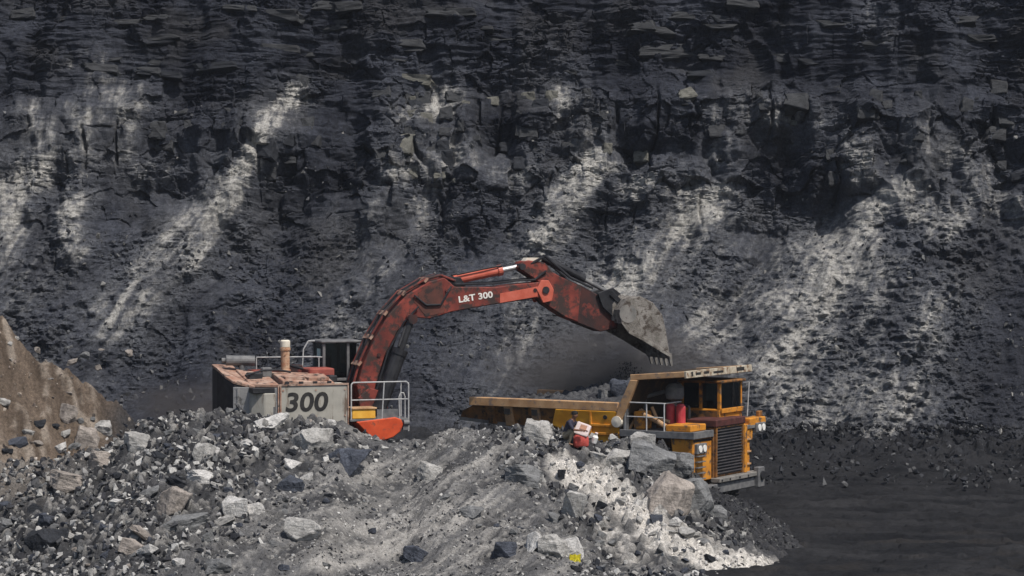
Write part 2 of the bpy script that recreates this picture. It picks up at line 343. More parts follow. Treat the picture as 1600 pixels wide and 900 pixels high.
    col = col*(1-k[..., None])+pale[None, None]*k[..., None]
    dk = np.clip(blob(1545, 540, 60, 130)+blob(1500, 640, 90, 50, .3)+blob(470, 310, 60, 110, .5)*.6, 0, 1)*.6
    col = col*(1-dk[..., None])+C3(.021, .022, .027)*dk[..., None]
    o = grid_mesh('quarry_face', P, col, MT['wall'])
    tag(o, 'dark grey quarry face streaked with pale dust behind the machines')
    return o, P, xs, vs
wall, WP, WX, WV = build_wall()
def wall_at(x, v):
    return Vector(WP[int(np.argmin(abs(WV-v))), int(np.argmin(abs(WX-x)))])

# ================================================================== pit floor
def build_floor():
    xs = np.concatenate([np.linspace(-400, -8, 24), np.linspace(-7, 32, 400), np.linspace(33, 400, 24)])
    ys = np.concatenate([np.linspace(-200, 64, 20), np.linspace(65, 118, 560), np.linspace(120, 420, 16)])
    X, Y = np.meshgrid(xs, ys)
    inn = sstep(58, 66, Y)*(1-sstep(116, 119, Y))*(1-sstep(30, 36, X))
    ruts = fbm(X/9+Y/40, Y/1.3+.09*X, 4, 200)
    Z = .15*fbm(X/2.5, Y/2.2, 4, 210)+.09*ruts+.10*ridged(X/1.6, Y/1.2, 3, 209)+.06*fbm(X/.45, Y/.5, 4, 211, .6)
    tr = np.zeros(X.shape)
    for y0, sl_, cv in ((96, -.05, .004), (88, -.12, .006), (81.5, -.02, .003), (101.5, -.10, .002), (75.5, .06, .004), (93, .10, -.004)):
        c = y0+sl_*(X-10)+cv*(X-10)**2+.3*gn(X/5, X*0, int(y0))
        for o_ in (-1.7, 1.7):
            e = (Y-c-o_)/.45; tr = tr-.12*np.exp(-e**2)*(1+.5*gn(X/.5, Y/.5, 219))+.10*np.exp(-((np.abs(e)-1.5)/.5)**2)
    Z += tr*sstep(-.4, .1, fbm(X/6, Y/6, 2, 212))
    tal = np.interp(X, [-170, -30, -16, 0, 12, 20, 30, 170], [106, 107.5, 111, 113, 112.5, 110.5, 108.5, 102])-Y
    up = sstep(9.5, -1, tal+3.5*fbm(X/2.6, Y/2.6, 4, 214)); Z += 1.6*up*up*(.55+.5*fbm(X/1.6, Y/1.6, 4, 215))
    w1, w2, cid, _, _ = worley(X/.5, Y/.6, 216); Z += (.10+.22*up)*sstep(.62-.3*up, .95, cid)*sstep(.5, .1, w1)
    Z = Z*inn-.35*(1-inn)
    t = np.clip(.42+.7*ruts+.9*fbm(X/3, Y/2.4, 5, 220, .6)+1.0*tr, 0, 1)
    col = lerp3(C3(.007, .0073, .0085), C3(.021, .0208, .022), t)
    b = sstep(.1, .4, fbm(X/3, Y/1.5, 4, 230))*(1-sstep(78, 88, Y))
    col = col*(1-.4*b[..., None])+C3(.030, .026, .023)*.4*b[..., None]
    c2 = (up*np.clip(.4+1.2*fbm(X/.8, Y/.8, 4, 231), 0, 1))[..., None]*.8; col = col*(1-c2)+C3(.028, .029, .033)*c2
    return grid_mesh('pit_floor', np.stack([X, Y, Z], -1), col, MT['floor'])
build_floor()

# ================================================================== rubble bank in front
CREST = [(-400, 735, 80), (0, 728, 80), (100, 716, 80), (180, 692, 80), (220, 660, 80), (260, 648, 80), (340, 642, 80), (400, 648, 80), (480, 655, 80), (540, 660, 80), (565, 674, 80.2), (600, 688, 80.3), (650, 690, 80.5), (690, 676, 80.5), (740, 670, 80.5),
         (800, 668, 80.5), (835, 668, 80.5), (870, 678, 80.5), (930, 692, 80.5), (985, 690, 80.5), (1010, 690, 80.3), (1040, 706, 80), (1080, 738, 79.6), (1110, 758, 79.4), (1150, 774, 79.2), (1190, 798, 79), (1235, 834, 78.4), (1290, 882, 77), (1340, 915, 76), (1500, 990, 74)]
_c = [at_depth(*c) for c in CREST]; CX = [p.x for p in _c]; CY = [p.y for p in _c]; CZ = [p.z for p in _c]
AP = (1.3, 80.6)
def raw_pt(px, py):
    r = ray(px, py); o = Vector((0, 0, CAM_H)); t = 67.0
    while t < 82:
        p = o+r*t
        if p.z <= float(bank_raw(np.array(p.x), np.array(p.y))): return (p.x, p.y)
        t += .05
    return (p.x, p.y)
def seg_dist(X, Y, pts):
    best = np.full(X.shape, 1e9)
    for a, b in zip(pts[:-1], pts[1:]):
        q = np.clip(((X-a[0])*(b[0]-a[0])+(Y-a[1])*(b[1]-a[1]))/((b[0]-a[0])**2+(b[1]-a[1])**2), 0, 1)
        best = np.minimum(best, np.hypot(X-a[0]-q*(b[0]-a[0]), (Y-a[1]-q*(b[1]-a[1]))*.55))
    return best
def bank_raw(X, Y):
    zc = np.interp(X, CX, CZ); yc = np.interp(X, CX, CY)
    dy = yc-Y
    fr = zc-dy*np.interp(X, [-30, -10, 0, 5, 9, 14], [.33, .34, .33, .31, .22, .12])
    fr = np.maximum(fr, np.interp(X, [-30, 5.5, 8, 14], [.15, .15, -1, -1]))
    bk = zc+dy*.95
    z = np.where(dy > 0, fr, bk)
    a = np.abs(dy); z = z-.25*np.exp(-(a/.6)**2)*0
    bench = 1.4*(1-sstep(-3.6, -1.9, X+.25*gn(X, Y/2, 3)))*sstep(74, 80, Y)*(1-sstep(97, 101, Y))
    bench += -.6+.6*(1-sstep(-3.6, -1.9, X))
    z = np.maximum(z, bench)
    return z
CHUTE = [raw_pt(*q) for q in ((885, 738), (935, 752), (985, 792), (1035, 838), (1090, 868), (1150, 888), (1215, 897))]
CHUTE2 = [raw_pt(*q) for q in ((900, 790), (950, 830), (980, 865), (1000, 895))]
BAND = [raw_pt(*q) for q in ((520, 885), (600, 850), (660, 822), (720, 800))]
def build_bank():
    xs = np.concatenate([np.linspace(-60, -21, 40), np.linspace(-20.8, 13.5, 640), np.linspace(14, 24, 12)])
    ys = np.concatenate([np.linspace(60, 70, 30), np.linspace(70.05, 82.5, 250), np.linspace(82.7, 104, 90)])
    X, Y = np.meshgrid(xs, ys)
    Z = bank_raw(X, Y)
    th = np.arctan2(X-AP[0], AP[1]-Y); r = np.hypot(X-AP[0], Y-AP[1])
    face = sstep(-.6, .8, Z)
    sN = X*.81-Y*.58; aL = X*.58+Y*.81
    rad = fbm(sN/.75, aL/9, 4, 300, .6)                 # streaks running down from the top of the heap
    left = 1-sstep(-9.5, -5, X+1.2*(Y-76)*-.25+1.5*fbm(X/3, Y/3, 2, 301))
    cen = (1-left)*(1-sstep(-1.4, .9, X-.30*(80-Y)+.8*fbm(X/1.5, Y/1.5, 3, 302)))
    rub = np.clip(left+(1-left-cen), 0, 1)
    Z = Z+face*cen*(.05*fbm(sN/.3, aL/4, 3, 311)+.10*fbm(X/.35, Y/.35, 4, 312, .65))+face*(.30*fbm(X/2.6, Y/2.2, 4, 310)+.16*rad*(1-left)*sstep(.5, 3, r)+rub*.16*ridged(X/.9, Y/.8, 3, 320)-.08*rub)
    w1, w2, cid, sx, sy = worley(X/.42+.2*rad, Y/.36, 330)
    pebble = sstep(.42, .9, cid+.25*rub)
    Z += face*pebble*(.16*rub+.08)*sstep(.55, .05, w1)
    v1, v2, cid3, ux, uy = worley(X/.19, Y/.17, 340)
    Z += face*.075*sstep(.35, .9, cid3)*sstep(.55, .05, v1)*(.5+.8*rub)
    dark = C3(.028, .028, .030); mid = C3(.112, .110, .110); pale = C3(.30, .285, .262); white = C3(.56, .525, .475); tan = C3(.20, .175, .15)
    t = np.clip(.42+.9*fbm(X/1.6, Y/1.4, 5, 350, .6)-.16*left, 0, 1)
    col = lerp3(dark, mid, t)
    ck = np.clip(.36+1.6*rad+.6*fbm(X/.6, Y/.5, 4, 355), 0, 1)*cen*.95     # grey dust with streaks on the middle slope
    col = col*(1-ck[..., None])+lerp3(mid*1.15, pale*1.05, np.clip(.5+1.7*fbm(sN/.34, aL/6, 4, 360, .6), 0, 1))*ck[..., None]
    st = (cid > .72)[..., None]*sstep(.5, .15, w1)[..., None]*rub[..., None]*.75
    col = col*(1-st)+lerp3(mid, pale, cid3)*st
    st = (cid3 > .78)[..., None]*sstep(.5, .2, v1)[..., None]*.6; col = col*(1-st)+pale*st
    # pale chute of crushed stone running to the lower right
    wob = .5*fbm(X/1.1, Y/1.1, 4, 370)
    sd = seg_dist(X, Y, CHUTE)+wob
    wk = sstep(.90, .25, sd)*np.clip(.95+.9*fbm(X/.35, Y/.35, 4, 375, .65), 0, 1)
    sd2 = seg_dist(X, Y, CHUTE2)+wob; wk = np.maximum(wk, .7*sstep(.55, .1, sd2)*np.clip(.5+1.6*fbm(X/.3, Y/.3, 4, 376), 0, 1))
    sd3 = seg_dist(X, Y, BAND)+wob; tk = sstep(.9, .2, sd3)*np.clip(.5+1.5*fbm(th*25, r/3, 3, 377), 0, 1)*.75
    tt = lerp3(pale, white, np.full(X.shape, .35)); col = col*(1-tk[..., None])+tt*tk[..., None]
    col = col*(1-wk[..., None])+white*wk[..., None]
    # coal fines at the right foot and on the crest by the seated person
    cf = sstep(5.0, 6.6, X-.55*(78.5-Y)+.5*wob)*(1-wk); cf = np.maximum(cf, .85*np.exp(-(((X-1.6)/1.2)**2+((Y-80.8)/.8)**2))*(1-wk))
    col = col*(1-.9*cf[..., None])+C3(.034, .034, .037)*.9*cf[..., None]
    bk = sstep(82, 83.5, Y); col = col*(1-bk[..., None])+C3(.03, .03, .032)*bk[..., None]
    bl = .8*(1-sstep(-17, -13, X+.6*fbm(X/2, Y, 3, 5)))*sstep(75.5, 79, Y); col = col*(1-bl[..., None])+tan*bl[..., None]
    Z = np.where((X < -25) | (X > 13.8), Z, Z)
    o = grid_mesh('rubble_bank', np.stack([X, Y, Z], -1), col, MT['rubble'])
    tag(o, 'sloping grey rubble bank in front of the excavator and truck')
    return xs, ys, Z
BX, BY, BZ = build_bank()
def bank_z(x, y):
    i = np.clip(np.searchsorted(BX, x)-1, 0, len(BX)-2); j = np.clip(np.searchsorted(BY, y)-1, 0, len(BY)-2)
    fx = np.clip((x-BX[i])/(BX[i+1]-BX[i]), 0, 1); fy = np.clip((y-BY[j])/(BY[j+1]-BY[j]), 0, 1)
    return (BZ[j, i]*(1-fx)+BZ[j, i+1]*fx)*(1-fy)+(BZ[j+1, i]*(1-fx)+BZ[j+1, i+1]*fx)*fy
def on_bank(px, py):
    r = ray(px, py); o = Vector((0, 0, CAM_H)); t = 69.0
    while t < 84:
        p = o+r*t
        if p.z <= float(bank_z(p.x, p.y)): return p
        t += .04
    d = 80.3; return at_depth(px, py, d)

# ================================================================== brown spoil heap on the left
def build_heap():
    xs = np.concatenate([np.linspace(-60, -23, 30), np.linspace(-22.8, -11.5, 240)]); ys = np.linspace(74, 98, 300)
    X, Y = np.meshgrid(xs, ys)
    sil = [(-300, 330), (-100, 425), (0, 497), (30, 528), (62, 562), (130, 600), (165, 622), (190, 636), (215, 668), (260, 730), (330, 800)]
    pts = [at_depth(a, b, 86) for a, b in sil]
    zc = np.interp(X, [p.x for p in pts], [p.z for p in pts])
    dy = 86-Y+.5*fbm(X/2, Y*0, 2, 400)
    Z = np.where(dy > 0, zc-.78*dy, zc+.8*dy)
    gul = ridged(X/1.5-.25*dy, dy/9, 4, 405)
    Z += .14*fbm(X/.5, Y/.5, 4, 412, .65)+.28*fbm(X/1.8, Y/1.6, 5, 410)+.34*(gul-.5)+.10*ridged(X/.6, Y/.6, 3, 411)-.05
    w1, w2, cid, _, _ = worley(X/.5, Y/.5, 415); Z += .14*(cid > .7)*sstep(.5, .1, w1)
    Z = np.maximum(Z, -1.0)
    a = C3(.066, .049, .036); b = C3(.168, .128, .096); c = C3(.32, .272, .222)
    t = np.clip(.45+.9*fbm(X/1.2-.4*dy, Y/3, 5, 420, .6), 0, 1)
    col = lerp3(a, b, t); k = np.clip(sstep(.60, .95, gul+.5*fbm(X/.5, Y/.5, 3, 421)), 0, 1)*.6+.5*sstep(3.2, 5.5, dy)
    k = np.clip(k, 0, .8); col = col*(1-k[..., None])+c*k[..., None]
    e = sstep(-14.8, -13.4, X+.4*fbm(X, Y, 3, 425)); col = col*(1-e[..., None])+C3(.04, .038, .038)*e[..., None]
    o = grid_mesh('spoil_heap', np.stack([X, Y, Z], -1), col, MT['rubble'])
    tag(o, 'brown earth spoil heap with a steep bare flank at the side of the pit')
    return xs, ys, Z
HX, HY, HZ = build_heap()
def surf_z(x, y):
    z = bank_z(x, y)
    if -22.5 < x < -11.6 and 74 < y < 98:
        i = np.searchsorted(HX, x)-1; j = np.searchsorted(HY, y)-1; z = max(z, HZ[j, i])
    return z
def on_ground(px, py):
    r = ray(px, py); o = Vector((0, 0, CAM_H)); t = 69.0
    while t < 87:
        p = o+r*t
        if p.z <= float(surf_z(p.x, p.y)): return p
        t += .04
    return at_depth(px, py, 80.3)
# ================================================================== loose rocks
def rock_mesh(seed, flat=.7, pts=16, detail=1, sharp=.05):
    rr = random.Random(seed); bm = bmesh.new()
    for i in range(pts):
        v = Vector((rr.gauss(0, 1), rr.gauss(0, 1), rr.gauss(0, 1))).normalized()*rr.uniform(.78, 1.08)
        v = Vector((math.copysign(abs(v.x)**.75, v.x), math.copysign(abs(v.y)**.75, v.y), math.copysign(abs(v.z)**.75, v.z)))
        bm.verts.new((v.x*.5, v.y*.42, v.z*.5*flat))
    h = bmesh.ops.convex_hull(bm, input=bm.verts)
    bmesh.ops.delete(bm, geom=[g for g in h['geom_interior'] if isinstance(g, bmesh.types.BMVert)], context='VERTS')
    bmesh.ops.dissolve_limit(bm, angle_limit=.16, verts=bm.verts, edges=bm.edges)
    if detail:
        bmesh.ops.bevel(bm, geom=list(bm.edges), offset=sharp*.5, segments=1, affect='EDGES', clamp_overlap=True)
        bmesh.ops.triangulate(bm, faces=bm.faces)
        if detail > 1:
            bmesh.ops.subdivide_edges(bm, edges=[e for e in bm.edges if e.calc_length() > .16], cuts=1, use_grid_fill=True)
            bmesh.ops.triangulate(bm, faces=bm.faces)
            for v in bm.verts: v.co += Vector((rr.uniform(-1, 1), rr.uniform(-1, 1), rr.uniform(-1, 1)))*.018
    me = bpy.data.meshes.new('rock'); bm.normal_update(); bm.to_mesh(me); bm.free()
    me.materials.append(MT['grey']); return me
from mathutils import noise as mnoise
def cut_rock(seed, flat):
    rr = random.Random(seed); bm = bmesh.new(); bmesh.ops.create_cube(bm, size=1.0)
    for k in range(rr.randint(8, 12)):
        n = Vector((rr.gauss(0, 1), rr.gauss(0, 1), rr.gauss(0, 1))).normalized()
        bmesh.ops.bisect_plane(bm, geom=bm.verts[:]+bm.edges[:]+bm.faces[:], plane_co=n*rr.uniform(.36, .52), plane_no=n, clear_outer=True)
        bmesh.ops.holes_fill(bm, edges=[e for e in bm.edges if e.is_boundary])
    for v in bm.verts: v.co.z *= flat; v.co.y *= .85
    bmesh.ops.remove_doubles(bm, verts=bm.verts, dist=.02)
    bmesh.ops.bevel(bm, geom=list(bm.edges), offset=.018, segments=1, affect='EDGES', clamp_overlap=True)
    bmesh.ops.triangulate(bm, faces=bm.faces); bmesh.ops.recalc_face_normals(bm, faces=bm.faces)
    me = bpy.data.meshes.new('rock'); bm.to_mesh(me); bm.free(); me.materials.append(MT['grey']); return me
def rough_rock(seed, flat, pts, level=3, amp=.036):
    me = cut_rock(seed, flat*1.15) if seed % 7 else rock_mesh(seed, flat, pts, 1, .03); bm = bmesh.new(); bm.from_mesh(me)
    for k in range(level):
        bmesh.ops.subdivide_edges(bm, edges=[e for e in bm.edges if e.calc_length() > .085], cuts=1); bmesh.ops.triangulate(bm, faces=[f for f in bm.faces if len(f.verts) > 3])
    bm.normal_update(); o = Vector((seed*1.7, seed*.3, 0))
    mv = []
    for v in bm.verts:
        p = v.co+o; st = mnoise.noise(Vector((p.x*2, p.y*2, p.z*9)))
        mv.append(v.normal*(amp*mnoise.fractal(p*3.2, .9, 2.1, 5)+amp*.45*st-amp*.9*max(0, .12-abs(mnoise.noise(p*2.3)))/.12*.5))
    for v, q in zip(bm.verts, mv): v.co += q
    bm.to_mesh(me); bm.free(); return me
RM = [rough_rock(100+i, random.uniform(.5, .85), random.randint(9, 15)) for i in range(14)]
def put_rock(name, me, loc, size, m, rot, label, cat, group=None, parent=None):
    o = bpy.data.objects.new(name, me); COL.objects.link(o); o.location = loc; o.scale = size; o.rotation_euler = rot
    o.material_slots[0].link = 'OBJECT'; o.material_slots[0].material = MT[m]
    if parent is not None: o.parent = parent
    elif label: tag(o, label, cat, group)
    return o
BIG = [  # px, py (foot-centre), width px, height px, material, depth factor, tilt, label, mesh
 (485, 690, 54, 44, 'pale', .8, .1, 'large pale boulder sitting below the side panel numbered 300', 3),
 (549, 724, 74, 40, 'slate', .7, -.15, 'large flat blue grey shale slab near the crest below the orange red skirt', 5),
 (670, 740, 34, 30, 'pale', .9, .3, 'pale wedge boulder alone on the streaked middle slope', 7),
 (475, 832, 56, 40, 'pale', .8, .1, 'pale flat topped boulder low at the left edge of the streaked slope', 1),
 (842, 676, 40, 46, 'pale', .8, .2, 'upright pale boulder on the crest beside the crouching person', 9),
 (1046, 772, 70, 74, 'tan', .9, .15, 'big pinkish grey boulder leaning on its neighbour in front of the truck wheel', 6),
 (1082, 780, 58, 62, 'grey', .8, -.2, 'big flat faced grey boulder nearest the truck front bumper', 11),
 (1003, 692, 36, 30, 'pale', .8, .1, 'pale capped boulder at the very top of the rock nose before the truck', 2),
 (1018, 722, 66, 52, 'grey', .9, .2, 'bulky grey boulder under the pale capped one before the truck', 8),
 (968, 714, 48, 28, 'pale', .8, -.1, 'pale low boulder at the head of the white stone chute', 6),
 (1062, 728, 44, 40, 'grey', .8, .1, 'rounded grey boulder under the truck deck beam', 10),
 (898, 792, 36, 44, 'pale', .7, .2, 'upright pale grey boulder beside the white stone chute', 12),
 (822, 742, 62, 30, 'grey', .9, .1, 'long grey boulder on the slope below the upright pale one', 13),
 (866, 856, 46, 40, 'pale', .9, 0, 'round pale boulder above the yellow scrap', 0),
 (836, 852, 28, 34, 'white', .9, .3, 'small white boulder left of the round pale one above the yellow scrap', 5),
 (892, 858, 34, 32, 'white', .8, -.3, 'chalky boulder right of the round pale one above the yellow scrap', 7),
 (425, 662, 50, 24, 'white', .9, -.3, 'white flat slab leaning at the crest below the counterweight', 1),
 (316, 708, 30, 36, 'pale', .6, .5, 'narrow upright pale slab standing in the left rubble', 3),
 (314, 745, 48, 20, 'white', .9, 0, 'white flat stone below the narrow upright slab', 13),
 (365, 794, 36, 32, 'white', .9, 0, 'rounded white boulder in the dark rubble left of the streaked slope', 2),
 (268, 786, 42, 48, 'tan', .8, .4, 'tall tan boulder leaning in the left rubble', 4),
 (106, 756, 56, 32, 'tan', .8, .2, 'wide tan wedge boulder at the foot of the brown spoil heap', 11),
 (205, 858, 32, 28, 'tan', .9, .2, 'tan boulder low in the left rubble', 8),
 (285, 816, 78, 26, 'grey', .6, -.2, 'long grey slab with a shaded underside in the left rubble', 6),
 (341, 886, 38, 24, 'grey', .9, 0, 'grey flat boulder at the bottom edge of the left rubble', 10),
 (790, 862, 36, 28, 'slate', .9, 0, 'blue grey boulder low on the slope left of the yellow scrap', 12),
 (1058, 818, 22, 18, 'white', .9, 0, 'small white boulder at the foot of the big pinkish one', 0),
 (136, 682, 34, 34, 'tan', .8, .3, 'tan block half buried in the flank of the spoil heap', 9),
 (106, 648, 26, 30, 'tan', .8, .3, 'upper tan block bedded in the flank of the spoil heap', 11),
 (70, 846, 60, 40, 'dark', .9, .1, 'dark coal boulder in the lower left rubble', 3),
 (455, 755, 36, 26, 'slate', .9, .1, 'dark grey boulder left of the streaked slope', 6),
 (650, 868, 40, 24, 'slate', .7, .5, 'grey shale slab poking out of the low streaked slope', 4),
 (740, 800, 34, 16, 'grey', .8, 0, 'thin grey slab in the right half of the streaked slope', 5),
 (215, 690, 40, 26, 'pale', .8, .1, 'pale boulder where the spoil heap meets the rubble', 7),
 (160, 720, 44, 30, 'tan', .8, .1, 'broad tan boulder at the lower end of the spoil heap', 13),
 (1118, 800, 34, 24, 'grey', .9, 0, 'grey boulder on the outer edge of the nose past the bumper', 9),
]
SHORT = ['big boulder below the numbered panel', 'blue grey slab below the orange skirt', 'lone wedge on the streaked slope', 'flat topped boulder left of the streaks', 'upright boulder beside the crouching person', 'big pinkish boulder by the truck', 'flat faced boulder by the truck bumper', 'pale capped boulder on the nose top', 'bulky boulder on the nose', 'low boulder heading the white chute', 'rounded boulder under the truck deck', 'upright boulder beside the white chute', 'long boulder below the person', 'round boulder above the yellow scrap', 'small white boulder near the scrap', 'chalky boulder near the scrap', 'white slab below the counterweight', 'narrow upright slab in the rubble', 'white flat stone in the left rubble', 'rounded white boulder in the rubble', 'leaning tan boulder in the rubble', 'tan wedge at the heap foot', 'low tan boulder at the left', 'long grey slab in the left rubble', 'grey flat boulder at the bottom edge', 'blue grey boulder left of the scrap', 'white boulder under the pinkish one', 'tan block in the heap flank', 'upper tan block in the heap', 'coal boulder in the lower left', 'dark boulder left of the streaks', 'shale slab in the low streaks', 'thin slab in the streaked slope', 'pale boulder where heap meets rubble', 'broad tan boulder at the heap end', 'grey boulder past the bumper']
placed = []; SEEN = {}
for px, py, wp, hp, m, dp, tl, lab, mi in BIG:
    p = on_ground(px, py+hp*.25); d = p.y; W_ = wp/FPX*d*1.12; H_ = hp/FPX*d*1.2
    me = RM[mi]; dim = [max(v.co[k] for v in me.vertices)-min(v.co[k] for v in me.vertices) for k in range(3)]
    o = put_rock('boulder', me, (p.x, p.y+W_*dp*.15, p.z+H_*.15), (W_/dim[0], W_*dp/dim[1], H_/dim[2]), m, (random.uniform(-.15, .15), tl, random.uniform(-.35, .35)), lab, 'boulder')
    placed.append((px, py, max(wp, hp)*.5))
ZONES = [  # polygon-ish px range, count, size range (m), material weights, label, group
 (lambda x, y: x < 560-(y-650)*.75 and y > 655, 120, (.22, .62), dict(pale=4, white=2, tan=2, grey=5, dark=4, slate=3), 'rubble left of the streaked slope'),
 (lambda x, y: x > 560-(y-650)*.75 and x < 820-(y-680)*.1 and y > 690, 34, (.16, .36), dict(pale=4, white=1, grey=4, slate=2, dark=1), 'streaked middle slope'),
 (lambda x, y: x > 820-(y-680)*.1 and x < 1000+(y-700)*1.3 and y > 695, 74, (.18, .55), dict(pale=4, white=3, grey=5, slate=2, dark=2), 'slope below the crouching person'),
 (lambda x, y: x < 230 and y < 715, 14, (.20, .5), dict(tan=5, pale=2, grey=1), 'brown spoil heap'),
]
TONE = dict(pale='pale', white='whitish', tan='tan', grey='mid grey', dark='coal black', slate='blue grey')
def stone_label(px, py, sz, m):
    word = 'tiny' if sz < .22 else 'small' if sz < .34 else 'middling'
    order = sorted(range(len(BIG)), key=lambda i: (BIG[i][0]-px)**2+(BIG[i][1]-py)**2)
    for far in ('just', 'some way'):
        for i in order[:7]:
            dx = px-BIG[i][0]; dy = py-BIG[i][1]; dist = math.hypot(dx, dy)
            if (far == 'just') != (dist < 60): continue
            w_ = ('right of' if dx > 0 else 'left of') if abs(dx) > abs(dy) else ('below' if dy > 0 else 'above')
            t = f'{word} {TONE[m]} stone {far} {w_} the {SHORT[i]}'
            if t not in SEEN: SEEN[t] = 1; return t
    return t
for ok, n, sr, wts, where in ZONES:
    c = 0; tr = 0
    while c < n and tr < 6000:
        tr += 1
        px = random.uniform(4, 1330); py = random.uniform(520, 898)
        if not ok(px, py): continue
        sz = sr[0]+(sr[1]-sr[0])*random.random()**2.2
        rp = sz*47*.5
        if any((px-a)**2+(py-b)**2 < (rp*.75+s*.85)**2 for a, b, s in placed): continue
        p = on_ground(px, py)
        if p.y > 86 or p.z < .15 or (p.x > 5.5+.55*(78.5-p.y)*.5 and p.z < 1.2): continue
        m = random.choices(list(wts), list(wts.values()))[0]
        put_rock('stone', RM[random.randrange(14)], (p.x, p.y, p.z+sz*.03), (sz*random.uniform(.8, 1.35), sz*random.uniform(.75, 1.2), sz*random.uniform(.6, 1.1)), m,
                 (random.uniform(-.5, .5), random.uniform(-.5, .5), random.uniform(0, 6.28)), stone_label(px, py, sz, m), 'stone', f'{TONE[m]} stones on the {where}')
        placed.append((px, py, rp)); c += 1
# rubble too small to pick apart: one mesh
def scatter(name, fn, n, sizes, cols, seed, label, kinds=8):
    rng = np.random.default_rng(seed); base = []
    for i in range(kinds):
        me = rock_mesh(seed*50+i, rng.uniform(.5, .9), 9, 0); bm = bmesh.new(); bm.from_mesh(me); bmesh.ops.triangulate(bm, faces=bm.faces)
        base.append((np.array([v.co[:] for v in bm.verts]), np.array([[v.index for v in f.verts] for f in bm.faces]))); bm.free(); bpy.data.meshes.remove(me)
    pts = fn(rng, n); n = len(pts); VV = []; FF = []; CC = []; off = 0
    for i in range(n):
        b, f = base[rng.integers(kinds)]
        s = sizes[0]+(sizes[1]-sizes[0])*rng.random()**3
        e = Euler(rng.uniform(0, 6.28, 3)).to_matrix(); m = np.array(e)
        v = (b*rng.uniform(.7, 1.3, 3)*s)@m.T+pts[i]+np.array([0, 0, s*.1])
        c = np.array(cols[rng.choice(len(cols))])*rng.uniform(.65, 1.3)
        VV.append(v); FF.append(f+off); CC.append(np.repeat(c[None], len(b), 0)); off += len(b)
    o = raw_mesh(name, np.concatenate(VV), np.concatenate(FF), np.clip(np.concatenate(CC), 0, .8), MT['stone_mix'], 'stuff')
    return tag(o, label)
def bank_zone(zone):
    def fn(rng, n):
        x = rng.uniform(-20.5, 12.5, n*30); y = rng.uniform(67.5, 81.8, n*30); z = bank_z(x, y)
        cen = (1-sstep(-8.5, -4.5, x-.3*(y-76)))*0+sstep(-8.0, -4.0, x-.45*(y-77))*(1-sstep(-1.4, .9, x-.30*(80-y)))
        right = sstep(4.6, 6.2, x-.55*(78.5-y)); left = np.clip(1-cen-right, 0, 1)
        wgt = dict(left=left, cen=cen, right=right)[zone]
        den = fbm(x/1.5, y/1.3, 3, 500)-1.2*sstep(1.1, .5, np.minimum(seg_dist(x, y, CHUTE), .5+seg_dist(x, y, CHUTE2)))
        k = (z > .05) & (den+rng.uniform(-.4, .4, n*30) > -.05) & (rng.random(n*30) < wgt)
        return np.stack([x, y, z], -1)[k][:n]
    return fn
GREYS = [(.06, .06, .062), (.10, .10, .10), (.18, .175, .17), (.31, .30, .28), (.03, .03, .033), (.035, .037, .043), (.34, .33, .31), (.06, .06, .062), (.03, .03, .033)]
scatter('rubble', bank_zone('left'), 15500, (.045, .36), GREYS, 11, 'mixed grey rubble covering the bank below the excavator')
scatter('rubble', bank_zone('cen'), 7000, (.025, .15), GREYS[0:4]+GREYS[4:5]+GREYS[6:7], 18, 'fine grit on the streaked middle slope')
scatter('rubble', bank_zone('right'), 4500, (.03, .17), [(.022, .022, .025), (.035, .035, .038), (.06, .06, .06), (.022, .022, .025), (.12, .12, .115)], 19, 'dark coal fines at the right foot of the bank')
def chute_pts(rng, n):
    x = rng.uniform(-1, 9, n*60); y = rng.uniform(70.5, 81, n*60); k = seg_dist(x, y, CHUTE)+rng.uniform(0, .6, n*60) < .70
    return np.stack([x, y, bank_z(x, y)], -1)[k][:n]
scatter('rubble', chute_pts, 1300, (.025, .20), [(.55, .52, .47), (.50, .47, .43), (.42, .40, .37), (.30, .285, .27), (.15, .145, .14)], 17, 'crushed white stone spilling down the pale chute to the lower right')
def heap_pts(rng, n):
    out = []
    while len(out) < n:
        x = rng.uniform(-20.5, -12.2); y = rng.uniform(78, 86); out.append((x, y, surf_z(x, y)))
    return np.array(out)
scatter('rubble', heap_pts, 420, (.05, .26), [(.16, .13, .11), (.25, .21, .17), (.34, .30, .26), (.09, .075, .065)], 12, 'brown stones and clods strewn over the spoil heap')
def wall_pts(rng, n):
    j = rng.integers(8, 320, n*4); i = rng.integers(35, len(WX)-35, n*4); p = WP[j, i]
    v = WV[j]; den = fbm(p[:, 0]/3, p[:, 2]/2, 3, 520)
    k = (den+rng.uniform(-.4, .4, n*4)+.25*np.exp(-v/2.5)-.02*v > .10)
    return p[k][:n]+np.array([0, -.02, 0])
scatter('rubble', wall_pts, 4200, (.06, .36), [(.03, .031, .035), (.045, .046, .05), (.065, .066, .07), (.10, .10, .10), (.16, .155, .145)], 13, 'loose coal and shale lumps lying on the quarry face')
def right_pts(rng, n):
    x = rng.uniform(4, 26, n); y = np.interp(x, [0, 12, 20, 30], [113, 112.5, 110.5, 108.5])-17*rng.random(n)**3.2
    return np.stack([x, y, .25+1.1*sstep(7, 0, np.interp(x, [0, 12, 20, 30], [113, 112.5, 110.5, 108.5])-y)], -1)
scatter('rubble', right_pts, 2300, (.05, .38), [(.018, .019, .022), (.026, .027, .03), (.04, .041, .045), (.02, .02, .023), (.08, .08, .08)], 14, 'coal and shale lumps fallen at the foot of the quarry face')
